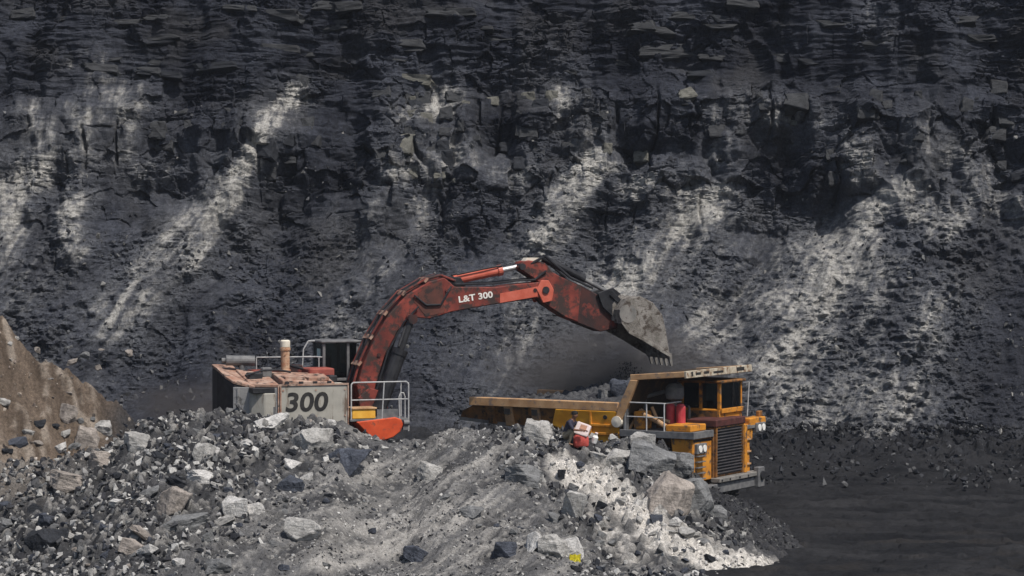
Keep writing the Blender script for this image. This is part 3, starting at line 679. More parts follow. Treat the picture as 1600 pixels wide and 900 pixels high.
# jointed blocks and slabs standing proud of the face, one object each
BM_ = [rock_mesh(300+i, random.uniform(.55, .9), 22, 1, .04) for i in range(6)]
def box_rock(seed):
    rr = random.Random(seed); bm = bmesh.new(); bmesh.ops.create_cube(bm, size=1)
    for v in bm.verts: v.co += Vector((rr.uniform(-.2, .2), rr.uniform(-.15, .15), rr.uniform(-.2, .2)))
    bmesh.ops.bevel(bm, geom=list(bm.edges), offset=.08, segments=1, affect='EDGES')
    bmesh.ops.subdivide_edges(bm, edges=bm.edges, cuts=2, use_grid_fill=True); bmesh.ops.triangulate(bm, faces=bm.faces)
    for v in bm.verts: v.co += Vector((1, 1, 1))*.10*mnoise.fractal(v.co*3+Vector((seed*3, 0, 0)), 1, 2, 4)+Vector((rr.uniform(-1, 1), rr.uniform(-1, 1), rr.uniform(-1, 1)))*.015
    me = bpy.data.meshes.new('rock'); bm.to_mesh(me); bm.free(); me.materials.append(MT['wallblock']); return me
BM_ = BM_+[box_rock(i) for i in range(9)]
def wall_px(px, py):
    d = 120; 
    for k in range(6):
        q = at_depth(px, py, d); d = wall_at(q.x, q.z).y
    return at_depth(px, py, d)
spots = [(640+random.gauss(35, 30), random.uniform(128, 200), 1) for _ in range(16)]+[(random.uniform(600, 720), random.uniform(200, 290), .6) for _ in range(12)] \
    +[(random.uniform(720, 1010), random.uniform(130, 260), .3) for _ in range(22)]+[(random.uniform(1060, 1590), random.uniform(140, 290), .3) for _ in range(30)] \
    +[(random.uniform(10, 1590), random.uniform(5, 125), 0) for _ in range(50)]+[(random.uniform(240, 600), random.uniform(130, 300), 0) for _ in range(20)]
for px, py, pl in spots:
    p = wall_px(px, py); s = random.uniform(.35, .95)
    sc = (s*random.uniform(1.3, 3.0), s*1.1, s*random.uniform(.35, .7)) if py < 130 else (s*random.uniform(.7, 1.2), s*.9, s*random.uniform(.6, 1.1))
    m = 'wallpale' if random.random() < pl*.45 else ('wallblock' if random.random() < .75 else 'dark')
    o = put_rock('rock_block', random.choice(BM_[6:] if random.random() < .7 else BM_), (p.x, p.y+.36*s, p.z), sc, m, (-.35+random.uniform(-.2, .2), random.uniform(-.12, .12), random.uniform(-.3, .3)), None, None, parent=wall)

# ================================================================== hydraulic excavator (X forward, Y left, Z up)
def text_mesh(name, body, size, m, M, parent, bold=.012, ext=.004, xs=1.0, shear=0.0):
    cu = bpy.data.curves.new(name, 'FONT'); cu.body = body; cu.size = size; cu.offset = bold; cu.extrude = ext; cu.shear = shear
    cu.align_x = 'CENTER'; cu.align_y = 'CENTER'; cu.resolution_u = 4
    t = bpy.data.objects.new(name, cu); COL.objects.link(t); bpy.context.view_layer.update()
    me = bpy.data.meshes.new_from_object(t.evaluated_get(bpy.context.evaluated_depsgraph_get())); bpy.data.objects.remove(t)
    me.transform(Matrix.Diagonal((xs, 1, 1, 1))); me.transform(M); me.materials.clear()
    return link(name, me, MT[m], parent)
def side_text_matrix(x, y, z, ang=0):     # text lying on a right-hand side (facing -Y), reading forward
    return Matrix.Translation((x, y, z)) @ Matrix.Rotation(-ang, 4, 'Y') @ Matrix.Rotation(R(90), 4, 'X')
EX = empty('excavator', (-5.81, 85.62, 1.27), R(20))
tag(EX, 'rust red hydraulic excavator numbered 300 emptying its raised bucket into the truck', 'excavator')
def exc():
    P = EX
    # undercarriage
    m = MB(); m.box(-1.2, 1.2, -1.2, 1.2, .35, .95); m.tube((0, 0, .9), (0, 0, 1.22), 1.05, n=24); m.box(-.6, .6, -1.9, 1.9, .45, .8); m.build('undercarriage', 'black', P, .03)
    for s in (-1, 1):
        y0, y1 = (s*1.95-.32, s*1.95+.32)
        m = MB(); prof = [(-2.1, .12), (2.1, .12), (2.5, .35), (2.6, .6), (2.45, .85), (2.1, 1.0), (-2.1, 1.0), (-2.45, .85), (-2.6, .6), (-2.5, .35)]
        m.prism(prof, y0+.12, y1-.12); t = m.build('crawler_track', 'black', P, .03)
        c = MB(); n = len(prof)
        for a in range(n):
            p = Vector((prof[a][0], 0, prof[a][1])); q = Vector((prof[(a+1) % n][0], 0, prof[(a+1) % n][1])); L = (q-p).length; k = max(1, round(L/.24))
            for i in range(k):
                mid = p.lerp(q, (i+.5)/k); ang = math.atan2(q.z-p.z, q.x-p.x)
                Mx = Matrix.Translation(mid) @ Matrix.Rotation(-ang, 4, 'Y')
                c.box(-L/k*.47, L/k*.47, y0, y1, -.06, .0, Mx); c.box(-.02, .02, y0, y1, -.11, -.05, Mx)
        c.build('track_shoes', 'greysteel', t)['kind'] = 'stuff'
        w_ = MB()
        for x in (-2.1, -1.3, -.5, .3, 1.1, 2.1): w_.lathe([(.28, -.3), (.3, 0), (.28, .3)], (x, s*1.95, .42 if abs(x) < 2 else .55), n=14)
        w_.build('track_rollers', 'black', t)
    # house
    m = MB(); m.zprism([(-3.5, -1.86), (-.55, -1.86), (-.55, 1.9), (-3.9, 1.9), (-3.9, -1.5)], 1.25, 3.42); m.build('house', 'panel', P, .03)
    m = MB(); m.box(-2.94, -.56, -1.905, -1.86, 1.3, 3.66); sp = m.build('side_panel', 'panel', P, .012)
    text_mesh('number', '300', .90, 'ink', side_text_matrix(-2.06, -1.912, 3.06), sp, .022, .003, 1.13, .12)
    m = MB()
    for x in (-3.03, -2.95, -.55): m.box(x-.022, x+.022, -1.935, -1.88, 1.32, 3.70)
    m.box(-3.02, -.53, -1.94, -1.88, 3.66, 3.72); m.build('panel_trim', 'deck', P)
    # tail: near chamfer and the dark rear
    m = MB(); m.zprism([(-4.40, -.98), (-3.05, -1.9), (-3.05, -1.82), (-4.30, -.90)], 1.3, 3.6); cp = m.build('corner_panel', 'cweight', P, .012)
    for t_ in (.12, .42, .62, .80):
        x_, y_ = -4.40+1.35*t_, -.98-.92*t_; m = MB(); m.box(-.03, .03, -.03, .03, 1.35, 3.58, Matrix.Translation((x_, y_, 0)) @ Matrix.Rotation(-.6, 4, 'Z')); m.build('corner_rib', 'cweight', cp)
    m = MB(); m.box(-.16, .16, -.02, .05, 2.55, 2.95, Matrix.Translation((-3.25, -1.80, 0)) @ Matrix.Rotation(-.6, 4, 'Z')); m.build('corner_hatch', 'greysteel', cp)
    for z_ in (1.6, 2.6, 3.5):
        for x_ in (-2.86, -1.7, -.66): m = MB(); m.tube((x_, -1.90, z_), (x_, -1.925, z_), .035, n=8); m.build('bolt', 'deck', sp)
    m = MB(); prof = [(-4.36, -.93), (-3.7, -1.36), (-3.7, 1.92), (-4.35, 1.92), (-4.62, 1.2), (-4.68, .2), (-4.56, -.5)]
    n = len(prof); top = [3.70, 3.54, 4.10, 4.14, 4.18, 4.12, 3.88]
    m.poly([(x, y, 1.3) for x, y in prof]+[(x, y, t) for (x, y), t in zip(prof, top)], [tuple(range(n-1, -1, -1)), tuple(range(n, 2*n))]+[(i, (i+1) % n, n+(i+1) % n, n+i) for i in range(n)])
    m.build('counterweight', 'black', P, .05)  # black paint stands for the shade on the rear, turned from the sun
    m = MB(); pr2 = [(x*1.004, y*1.004) for x, y in prof]
    m.poly([(x, y, t+.004) for (x, y), t in zip(pr2, top)]+[(x, y, t+.11) for (x, y), t in zip(pr2, top)], [tuple(range(n-1, -1, -1)), tuple(range(n, 2*n))]+[(i, (i+1) % n, n+(i+1) % n, n+i) for i in range(n)])
    m.build('counterweight_cap', 'deck', P, .02)
    # deck
    m = MB(); m.box(-3.92, -.6, -1.84, 1.85, 3.42, 3.60); m.build('deck', 'black', P, .015)
    m = MB(); m.poly([(-3.85, -1.2, 3.60), (-2.95, -1.8, 3.60), (-2.95, .2, 3.60), (-3.85, .9, 3.60), (-3.85, -1.2, 3.72), (-2.95, -1.8, 3.70), (-2.95, .2, 4.0), (-3.85, .9, 4.12)], [(3,2,1,0), (4,5,6,7), (0,1,5,4), (1,2,6,5), (2,3,7,6), (3,0,4,7)]); m.build('hood', 'deck', P, .02)
    m = MB(); m.poly([(-2.85, -1.78, 3.60), (-1.0, -1.82, 3.60), (-1.0, -.3, 3.60), (-2.85, -.2, 3.60), (-2.85, -1.78, 3.84), (-1.0, -1.82, 3.74), (-1.0, -.3, 4.0), (-2.85, -.2, 4.06)], [(3,2,1,0), (4,5,6,7), (0,1,5,4), (1,2,6,5), (2,3,7,6), (3,0,4,7)]); h = m.build('hood', 'deck', P, .02)
    for x0, x1, y0, y1, z in ((-2.7, -2.0, -1.6, -.9, 3.93), (-1.9, -1.15, -1.62, -1.0, 3.89)):
        m = MB(); m.box(x0, x1, y0, y1, z-.09, z+.035); m.build('hood_hatch', 'deck', h, .012)
    m = MB(); m.box(-3.3, -2.3, .25, 1.5, 3.6, 4.06); m.build('hood', 'rustred', P, .04)
    m = MB(); m.box(-1.55, -.62, -.45, .55, 3.6, 4.16); m.build('engine_cover', 'rustred', P, .04)
    m = MB(); m.tube((-4.15, 1.1, 4.42), (-3.15, .95, 4.40), .18, n=16); m.tube((-4.3, 1.12, 4.42), (-4.15, 1.1, 4.42), .09, n=10); m.tube((-3.6, 1.0, 3.6), (-3.6, 1.0, 4.3), .1); m.build('muffler', 'greysteel', P)
    m = MB(); m.lathe([(.16, 3.7), (.16, 4.05), (.19, 4.06), (.19, 4.12), (.155, 4.13), (.155, 4.78), (.185, 4.80), (.185, 4.88), (.165, 4.9)], (-2.30, -.05, 0), 'Z', 20); st = m.build('exhaust_stack', 'stack', P)
    m = MB(); m.lathe([(.14, 4.9), (.17, 4.92), (.175, 5.12), (.13, 5.16)], (-2.30, -.05, 0), 'Z', 20); m.build('stack_cap', 'cream', st)
    m = MB(); m.box(-1.3, -.62, -1.80, -1.2, 3.6, 3.70); m.build('deck_plate', 'cream', P, .01)
    m = MB(); m.path([(-3.1, .9, 4.52), (-1.0, .6, 4.52), (-.75, .6, 4.50)], .022); m.path([(-3.1, .9, 4.52), (-3.1, .9, 4.1)], .02); m.path([(-.9, .6, 4.5), (-.9, .6, 3.6)], .02)
    m.path([(-1.35, 1.3, 3.6), (-1.28, 1.3, 4.75), (-1.1, 1.3, 5.05), (-.45, 1.3, 5.05)], .026); m.path([(-1.3, 1.3, 4.5), (-.6, 1.3, 4.5)], .02); m.build('handrail', 'rail', P)
    for x0_, y0_, sx_, sy_, h_, mt_ in ((-3.75, -.6, .5, .4, .34, 'black'), (-1.0, -1.1, .3, .5, .22, 'black'), (-2.0, .9, .6, .5, .5, 'sooty'), (-3.2, -.35, .35, .3, .5, 'greysteel')):
        m = MB(); m.box(x0_, x0_+sx_, y0_, y0_+sy_, 3.6, 3.6+h_+.12); m.build('deck_box', mt_, P, .03)
    for q_ in ([(-3.9, -.7, 3.98), (-3.3, -.5, 4.12), (-2.7, -.55, 4.15), (-2.2, -.4, 4.05)], [(-2.9, .1, 4.1), (-2.2, .3, 4.3), (-1.5, .35, 4.1), (-1.3, .4, 3.7)]):
        m = MB(); m.path(q_, .035, 7); m.build('hose', 'black', P)
    for x_ in (-2.7, -2.2, -1.7, -1.2): m = MB(); m.box(x_-.07, x_+.07, -1.86, -1.80, 3.72, 3.80); m.build('hinge', 'black', P)
    # cab on the far (left) side
    cx0, cx1, cy0, cy1, z0, z1 = -.72, .52, .60, 1.88, 2.6, 5.0
    m = MB()
    for x in (cx0, cx1-.35):
        for y in (cy0, cy1): m.box(x-.05, x+.05, y-.05, y+.05, z0, z1)
    for y in (cy0, cy1): m.box(cx1-.05, cx1+.05, y-.05, y+.05, z0, z1-.05)
    for z in (z0+.05, 3.7): m.box(cx0, cx1, cy0-.045, cy0+.045, z-.05, z+.05); m.box(cx0-.045, cx0+.045, cy0, cy1, z-.05, z+.05); m.box(cx0, cx1, cy1-.045, cy1+.045, z-.05, z+.05)
    m.build('cab_frame', 'greysteel', P, .01)
    m = MB(); m.box(cx0-.03, cx1, cy0, cy1, z0, 3.65); m.build('cab_body', 'black', P, .02)
    m = MB(); m.box(cx0-.14, cx1+.16, cy0-.14, cy1+.1, z1, z1+.09); m.build('cab_roof', 'greysteel', P, .03)
    for a in ((cx0+.06, cx1-.42, cy0-.008, cy0+.008), (cx1-.28, cx1-.06, cy0-.008, cy0+.008), (cx0-.008, cx0+.008, cy0+.06, cy1-.06), (cx1-.008, cx1+.008, cy0+.06, cy1-.06), (cx0+.06, cx1-.06, cy1-.008, cy1+.008)):
        m = MB(); m.box(*a, 3.76, z1-.02); m.build('window_pane', 'glass', P)
    m = MB(); m.box(cx0-.03, cx0-.012, 1.0, 1.4, 4.45, 4.78); m.build('window_sticker', 'sticker', P)
    m = MB(); m.box(-.35, .15, .95, 1.5, 3.6, 3.95); m.box(-.42, -.30, .95, 1.5, 3.8, 4.5); m.build('seat', 'black', P, .05)
    # boom
    out = [(.30, 2.95), (.20, 3.5), (.42, 4.25), (.85, 5.18), (1.38, 6.02), (2.05, 6.72), (2.88, 7.18), (3.45, 7.32), (3.85, 6.99), (5.4, 6.97), (6.2, 7.07), (7.1, 7.14), (7.32, 6.95)]
    inn = [(7.25, 6.62), (7.02, 6.56), (5.2, 6.33), (3.7, 6.09), (2.9, 5.86), (2.36, 5.90), (1.72, 5.46), (1.22, 4.54), (.88, 3.5), (.78, 3.0), (.6, 2.72)]
    m = MB(); m.prism(out+inn, -.46, .46); bo = m.build('boom', 'red', P, .03)
    text_mesh('lettering', 'L&T 300', .315, 'letter', side_text_matrix(4.62, -.474, 6.61, R(8)), bo, .008, .003, 1.2)
    m = MB(); m.prism([(2.75, 5.94), (3.45, 6.08), (3.35, 7.2), (2.7, 7.0), (2.3, 6.5)], -.475, -.455); m.build('reinforcing_plate', 'grime', bo)
    m = MB(); m.prism([(5.55, 6.40), (7.0, 6.62), (7.0, 6.98), (5.55, 6.74)], -.478, -.455); m.build('boom_plate', 'redclean', bo)
    off = lambda pts, d: [(x-d*.8, z+d*.6) for x, z in pts]
    for y in (-.34, -.22, .2, .34):
        q = [(x-.10, y, z+.09) for x, z in out[1:8]]
        m = MB(); m.path(q, .045, 7); m.path([q[-1], (3.9, y, 7.2)], .045, 7); m.build('hydraulic_pipe', 'red' if abs(y) > .25 else 'black', bo)
    for i in (2, 3, 4, 5, 6):
        m = MB(); x, z = out[i]; m.box(-.12, .06, -.45, .45, -.03, .05, Matrix.Translation((x-.08, 0, z+.07)) @ Matrix.Rotation(-.9, 4, 'Y')); m.build('pipe_clamp', 'deck', bo)
    m = MB(); m.path([(3.9, -.3, 7.08), (5.4, -.3, 7.10), (6.3, -.3, 7.2), (6.9, -.4, 7.22), (7.35, -.42, 7.55)], .04, 7); m.path([(3.9, .3, 7.08), (5.4, .3, 7.12), (6.9, .3, 7.25), (7.3, .3, 7.6)], .04, 7); m.build('hose', 'black', bo)
    for y in (-.52, -.56): m = MB(); m.path([(2.3, y, 6.7), (2.75, y, 6.35), (3.3, y, 6.36), (3.55, y, 6.8), (3.7, y+.05, 7.0)] if y > -.54 else [(.9, y, 3.4), (1.3, y, 4.7), (1.9, y, 5.75), (2.45, y, 6.3)], .035, 7); m.build('hose', 'black', bo)
    for x_, z_ in ((3.55, 6.85), (6.9, 6.85), (1.0, 4.6)): m = MB(); m.tube((x_, -.46, z_), (x_, -.50, z_), .07, n=12); m.build('grease_boss', 'sooty', bo)
    # boom cylinders
    for s in (-1, 1):
        m = MB(); m.tube((.95, s*.68, 2.7), (1.72, s*.68, 4.75), .26, n=14); m.lathe([(.16, -.1), (.16, .1)], (.93, s*.68, 2.65)); m.tube((1.66, s*.68, 4.6), (1.74, s*.68, 4.8), .29, n=14); c = m.build('boom_cylinder', 'black', P)
        m = MB(); m.tube((1.7, s*.68, 4.7), (2.12, s*.68, 5.82), .13, n=12); m.build('cylinder_rod', 'black', c)
        m = MB(); m.path([(1.6, s*.9, 4.9), (1.9, s*.75, 5.6)], .05); m.build('hose', 'black', c)
    m = MB(); m.tube((2.15, -.85, 5.86), (2.15, .85, 5.86), .17, n=14); m.build('boom_pin', 'sooty', P)
    m = MB(); m.prism([(.35, 2.3), (1.1, 2.3), (1.3, 2.75), (1.15, 3.3), (.6, 3.45), (.2, 3.1)], -.62, -.50); m.prism([(.35, 2.3), (1.1, 2.3), (1.3, 2.75), (1.15, 3.3), (.6, 3.45), (.2, 3.1)], .50, .62); m.box(-.5, 1.2, -1.2, 1.2, 1.3, 2.4); m.build('boom_bracket', 'red', P, .02)
    # arm cylinder on top of the boom
    m = MB(); m.prism([(3.55, 7.0), (4.35, 7.0), (4.15, 7.32), (3.75, 7.36)], -.22, .22); m.build('cylinder_bracket', 'black', P, .02)
    m = MB(); m.tube((3.95, 0, 7.22), (5.72, 0, 7.56), .165, n=16); m.tube((5.62, 0, 7.545), (5.78, 0, 7.575), .20, n=16); ac = m.build('arm_cylinder', 'redclean', P)
    m = MB(); m.tube((5.7, 0, 7.56), (6.42, 0, 7.695), .09, n=12); m.build('cylinder_rod', 'chrome', ac)
    m = MB(); m.path([(4.0, -.2, 7.42), (5.0, -.2, 7.62), (5.75, -.16, 7.74)], .035); m.build('hose', 'black', ac)
    # stick
    pr = [(6.28, 7.66), (6.45, 7.88), (6.72, 7.93), (7.35, 7.84), (7.62, 7.50), (8.0, 7.30), (8.75, 6.98), (8.62, 5.66), (8.1, 5.86), (7.35, 6.33), (7.08, 6.66), (7.22, 7.02), (6.92, 7.26)]
    m = MB(); m.prism(pr, -.36, .36); s_ = m.build('stick', 'red', P, .03)
    m = MB(); m.prism([(8.0, 7.32), (8.75, 7.0), (9.95, 6.38), (10.3, 5.95), (10.18, 5.42), (9.5, 5.30), (8.6, 5.64), (8.0, 6.35)], -.345, .345); m.build('stick_end', 'sooty', P, .03)
    for y in (-.45, .45):
        m = MB(); m.prism([(6.95, 6.85), (7.12, 7.2), (7.42, 7.2), (7.62, 6.86), (7.55, 6.45), (7.2, 6.38)], y-.06, y+.06); m.build('joint_plate', 'redclean', P, .02)
    m = MB(); m.tube((7.3, -.56, 6.85), (7.3, .56, 6.85), .13, n=16); m.build('pivot_pin', 'black', P)
    m = MB(); m.tube((6.45, -.42, 7.70), (6.45, .42, 7.70), .12, n=16); m.build('pivot_pin', 'black', P)
    m = MB(); m.prism([(6.6, 7.9), (7.25, 7.92), (7.2, 8.02), (6.7, 8.02)], -.2, .2); m.build('bracket', 'cream', s_)
    m = MB(); m.tube((7.35, 0, 8.02), (9.0, 0, 7.22), .14, n=14); bc = m.build('bucket_cylinder', 'black', P)
    m = MB(); m.tube((8.95, 0, 7.24), (9.9, 0, 6.76), .08, n=12); m.build('cylinder_rod', 'greysteel', bc)
    m = MB(); m.path([(6.7, -.3, 7.75), (7.3, -.42, 8.08), (7.6, -.40, 7.85), (8.3, -.36, 7.3), (9.2, -.36, 6.9)], .05, 7); m.path([(6.5, .3, 7.8), (7.4, .4, 8.1), (8.4, .37, 7.3)], .05, 7); m.build('hose', 'black', s_)
    m = MB()
    for y in (-.42, .42): m.prism([(9.35, 6.72), (9.95, 6.92), (10.25, 6.7), (10.3, 6.05), (9.95, 5.85), (9.55, 6.2)], y-.05, y+.05); m.prism([(9.9, 6.82), (10.5, 6.25), (10.4, 6.08), (9.8, 6.65)], y-.11, y-.05)
    m.build('bucket_linkage', 'black', P, .015)
    m = MB(); m.tube((10.2, -.6, 5.95), (10.2, .6, 5.95), .12, n=14); m.build('pivot_pin', 'greysteel', P)
    # bucket: bent back plate, two cheeks, lip and teeth
    bk = [(10.05, 5.62), (9.98, 6.12), (10.25, 6.50), (10.78, 6.60), (11.30, 6.36), (11.66, 5.92), (11.80, 5.35), (11.98, 4.35)]
    bw = 1.02; m = MB(); tk = .07
    inner = []
    for i, (x, z) in enumerate(bk):
        a = Vector(bk[max(0, i-1)]); b = Vector(bk[min(len(bk)-1, i+1)]); t = (b-a).normalized(); nrm = Vector((t.y, -t.x)); inner.append((x+nrm.x*tk, z+nrm.y*tk))
    for i in range(len(bk)-1): m.prism([bk[i], bk[i+1], inner[i+1], inner[i]], -bw, bw)
    b_ = m.build('bucket', 'steel', P, 0)
    for y in (-bw, bw):
        m = MB(); m.prism(bk+[(11.60, 4.60), (10.95, 4.98), (10.30, 5.30)], y-.04 if y < 0 else y, y if y < 0 else y+.04); m.build('bucket_cheek', 'steel', b_, .01)
        m = MB(); m.prism([(11.98, 4.35), (11.60, 4.56), (10.95, 4.94), (10.32, 5.26), (10.3, 5.38), (10.98, 5.06), (11.68, 4.70), (11.95, 4.5)], y-.07 if y < 0 else y, y if y < 0 else y+.07); m.build('side_cutter', 'steel', b_, .008)
        m = MB(); m.tube((10.3, y*1.05, 5.98), (10.3, y*1.02, 5.98), .34, n=16); m.build('wear_pad', 'beam', b_)
    m = MB(); m.prism([(11.92, 4.62), (12.02, 4.34), (11.95, 4.30), (11.84, 4.60)], -bw-.03, bw+.03); m.build('bucket_lip', 'steel', b_)
    for k in range(5):
        y = -bw+.1+k*(2*bw-.2)/4
        m = MB(); m.poly([(11.90, y-.09, 4.5), (12.06, y-.09, 4.5), (12.06, y+.09, 4.5), (11.90, y+.09, 4.5), (12.06, y-.05, 4.02), (12.12, y-.05, 4.03), (12.12, y+.05, 4.03), (12.06, y+.05, 4.02)], [(3,2,1,0), (4,5,6,7), (0,1,5,4), (1,2,6,5), (2,3,7,6), (3,0,4,7)]); m.build('bucket_tooth', 'beam', b_)
    for y in (-.8, -.3, .3, .8):
        m = MB()
        for i in range(3, len(bk)-1):
            (ax, az), (bx_, bz) = bk[i], bk[i+1]; m.prism([(ax, az), (bx_, bz), (bx_+.05, bz+.02), (ax+.05, az+.03)], y-.07, y+.07)
        m.build('wear_strip', 'beam', b_)
    for y in (-.42, .42):
        m = MB(); m.prism([(9.92, 5.72), (10.2, 5.60), (10.55, 6.5), (10.2, 6.66), (9.92, 6.3)], y-.06, y+.06); m.build('bucket_ear', 'steel', b_, .01)
    # catwalk, rail, step and skirt at the near front corner
    m = MB(); m.box(-.5, 1.62, -2.0, -1.0, 2.38, 2.46); m.build('catwalk', 'greysteel', P, .01)
    m = MB()
    zs = (2.46, 3.05, 3.72)
    m.path([(-.45, -1.95, 2.46), (-.45, -1.95, 3.66), (-.38, -1.95, 3.73), (1.55, -1.95, 3.73), (1.63, -1.95, 3.64), (1.63, -1.95, 2.0)], .026)
    m.path([(.66, -1.95, 2.46), (.74, -1.95, 3.73)], .024); m.path([(-.45, -1.95, 3.12), (1.63, -1.95, 3.12)], .022)
    m.path([(1.3, -1.95, 2.4), (1.28, -1.95, 3.2), (1.34, -1.95, 3.34), (1.45, -1.95, 3.34), (1.5, -1.95, 3.2), (1.5, -1.95, 2.4)], .02)
    m.path([(1.63, -1.95, 3.68), (1.63, -1.05, 3.68), (1.63, -1.05, 2.46)], .024); m.build('guard_rail', 'rail', P)
    m = MB(); m.box(-.42, .42, -1.98, -1.3, 2.36+.11, 2.80); m.build('step_box', 'yellow', P, .02)
    m = MB(); m.box(-.44, .46, -2.02, -1.3, 2.80, 2.86); m.build('step_tread', 'orangedirty', P, .01)
    m = MB(); m.box(.48, 1.25, -1.96, -1.9, 2.46, 2.78); m.build('mesh_panel', 'greysteel', P)
    m = MB(); m.prism([(-.30, 2.37), (1.12, 2.50), (1.34, 2.42), (1.42, 2.22), (1.30, 1.98), (1.05, 1.80), (.70, 1.70), (.32, 1.74)], -2.04, -1.2); m.build('skirt_panel', 'skirt', P, .03)
    m = MB(); m.tube((1.42, -2.02, 2.3), (1.62, -2.02, 2.3), .10, n=12); m.box(1.4, 1.6, -2.05, -1.9, 2.05, 2.2); m.build('lamp', 'greysteel', P)
exc()

# ================================================================== dump truck (X forward, Y left, Z up)
TK = empty('dump_truck', (3.86, 88.87, 0), R(-31))
tag(TK, 'orange mining dump truck with a canopied bed parked under the excavator bucket', 'dump truck')
def wheel(P, x, y, w_, r=1.15):
    m = MB(); m.lathe([(r*.55, -w_/2), (r*.9, -w_/2), (r, -w_*.36), (r, w_*.36), (r*.9, w_/2), (r*.55, w_/2)], (x, y, r), n=36); e = empty('wheel', (0, 0, 0)); e.parent = P
    m.build('tyre', 'tyre', e)
    m = MB(); m.lathe([(r*.56, -w_*.40), (r*.5, -w_*.47), (r*.44, -w_*.2), (r*.2, -w_*.2), (r*.18, -w_*.4), (r*.18, w_*.4), (r*.2, w_*.2), (r*.44, w_*.2), (r*.5, w_*.47), (r*.56, w_*.40)], (x, y, r), n=28); m.build('rim', 'orangedark', e)
    m = MB()
    for k in range(30):
        a = 6.28318*k/30; Mx = Matrix.Translation((x, y, r)) @ Matrix.Rotation(a, 4, 'Y')
        m.box(-.055, .055, -w_*.42, w_*.42, r-.01, r+.04, Mx @ Matrix.Rotation(0, 4, 'Z'))
    m.build('tread', 'tyre', e)
TILT = Matrix.Translation((2, 0, 5)) @ Matrix.Rotation(R(-4.5), 4, 'Y') @ Matrix.Translation((-2, 0, -5))
def truck():
    P = TK
    for s in (-1, 1):
        wheel(P, 2.75, s*2.1, .85); wheel(P, -2.3, s*1.25, .8); wheel(P, -2.3, s*2.15, .8)
    m = MB()
    for s in (-1, 1): m.box(-4.0, 4.3, s*.62-.14, s*.62+.14, 1.15, 1.85)
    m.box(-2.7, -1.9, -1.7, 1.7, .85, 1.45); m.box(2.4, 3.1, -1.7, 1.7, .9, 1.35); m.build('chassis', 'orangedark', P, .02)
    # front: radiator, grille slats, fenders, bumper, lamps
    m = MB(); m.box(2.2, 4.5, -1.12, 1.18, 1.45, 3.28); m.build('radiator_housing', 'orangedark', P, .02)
    m = MB(); m.box(4.5, 4.53, -1.0, 1.06, 1.58, 3.25); g = m.build('grille', 'grille', P)
    for k in range(15):
        z = 1.66+k*.107; m = MB(); m.box(-.035, .035, -.98, 1.04, -.008, .008, Matrix.Translation((4.565, 0, z)) @ Matrix.Rotation(.6, 4, 'Y')); m.build('slat', 'grille', g)
    m = MB()
    for y0, y1 in ((-1.09, -1.0), (1.06, 1.15)): m.box(4.5, 4.60, y0, y1, 1.52, 3.30)
    m.box(4.5, 4.60, -1.0, 1.06, 3.25, 3.30); m.build('grille_frame', 'orangedark', P)
    m = MB(); m.box(3.4, 4.64, -1.16, 1.22, 3.30, 3.56); m.build('hood_band', 'maroon', P, .03)
    m = MB(); m.prism([(3.75, 1.5), (4.45, 1.45), (4.45, 2.98), (3.55, 2.98)], -2.62, -1.16); m.build('fender', 'orange', P, .04)
    m = MB(); m.prism([(3.75, 1.5), (4.45, 1.45), (4.45, 3.2), (3.55, 3.2)], 1.24, 2.0); m.build('fender', 'orange', P, .04)
    m = MB(); m.box(4.45, 4.62, 1.22, 1.42, 1.5, 3.26); m.build('corner_post', 'orange', P, .02)
    m = MB()
    for z in (1.75, 2.2, 2.65): m.box(4.44, 4.52, 1.5, 1.95, z, z+.06)
    m.build('ladder_rung', 'orangedirty', P)
    for y in (-2.1, 2.75):
        z = 2.62 if y < 0 else 3.05
        m = MB(); m.box(4.36, 4.56, y-.42, y+.36, z-.18, z+.18); h = m.build('headlight', 'greysteel', P, .02)
        for k in (-.18, .16): m = MB(); m.tube((4.54, y+k, z), (4.585, y+k, z), .125, n=16); m.build('lens', 'lamp', h)
    m = MB(); m.box(4.0, 4.5, 1.9, 3.25, 3.14, 3.42); m.tube((4.3, 2.2, 2.6), (4.3, 2.2, 3.2), .14); m.build('lamp_bracket', 'orange', P, .03)
    m = MB(); m.box(4.2, 4.34, 3.0, 3.3, 3.42, 3.62); m.build('mirror', 'orangedark', P, .02)
    m = MB(); m.box(4.42, 4.80, -1.2, 2.30, 1.34, 1.50); m.build('bumper', 'beam', P, .02)
    m = MB(); m.box(4.4, 4.7, -2.4, 2.45, .95, 1.30); m.box(4.66, 4.88, 1.85, 2.35, .92, 1.66); m.build('bumper_beam', 'greysteel', P, .03)
    m = MB(); m.lathe([(.16, -.04), (.16, .04)], (4.9, 2.1, 1.35), 'X', 16); m.build('tow_eye', 'black', P)
    # deck
    m = MB(); m.box(1.55, 4.45, -2.68, -1.2, 3.02, 3.20); m.box(1.55, 3.4, -1.2, 2.6, 3.02, 3.18); m.box(3.4, 4.5, 1.24, 2.6, 3.04, 3.19); m.build('deck', 'greysteel', P, .02)
    m = MB(); m.box(1.6, 4.52, -2.76, -2.685, 2.98, 3.22); m.box(4.46, 4.55, -2.76, -1.2, 2.98, 3.22); m.build('deck_edge', 'greysteel', P, .01)
    m = MB(); m.box(3.3, 4.3, -2.5, -1.3, 3.20, 3.44); m.build('battery_box', 'orange', P, .03)
    m = MB(); m.box(1.9, 2.35, -2.3, -1.7, 3.2, 3.85); m.build('filter_box', 'orange', P, .05)
    m = MB(); m.path([(2.4, -2.4, 3.75), (2.9, -2.4, 3.55), (3.35, -2.35, 3.3)], .09, 10); m.path([(2.5, -2.0, 4.0), (2.7, -2.0, 3.6), (3.2, -2.0, 3.5)], .06, 10); m.build('air_duct', 'orangedirty', P)
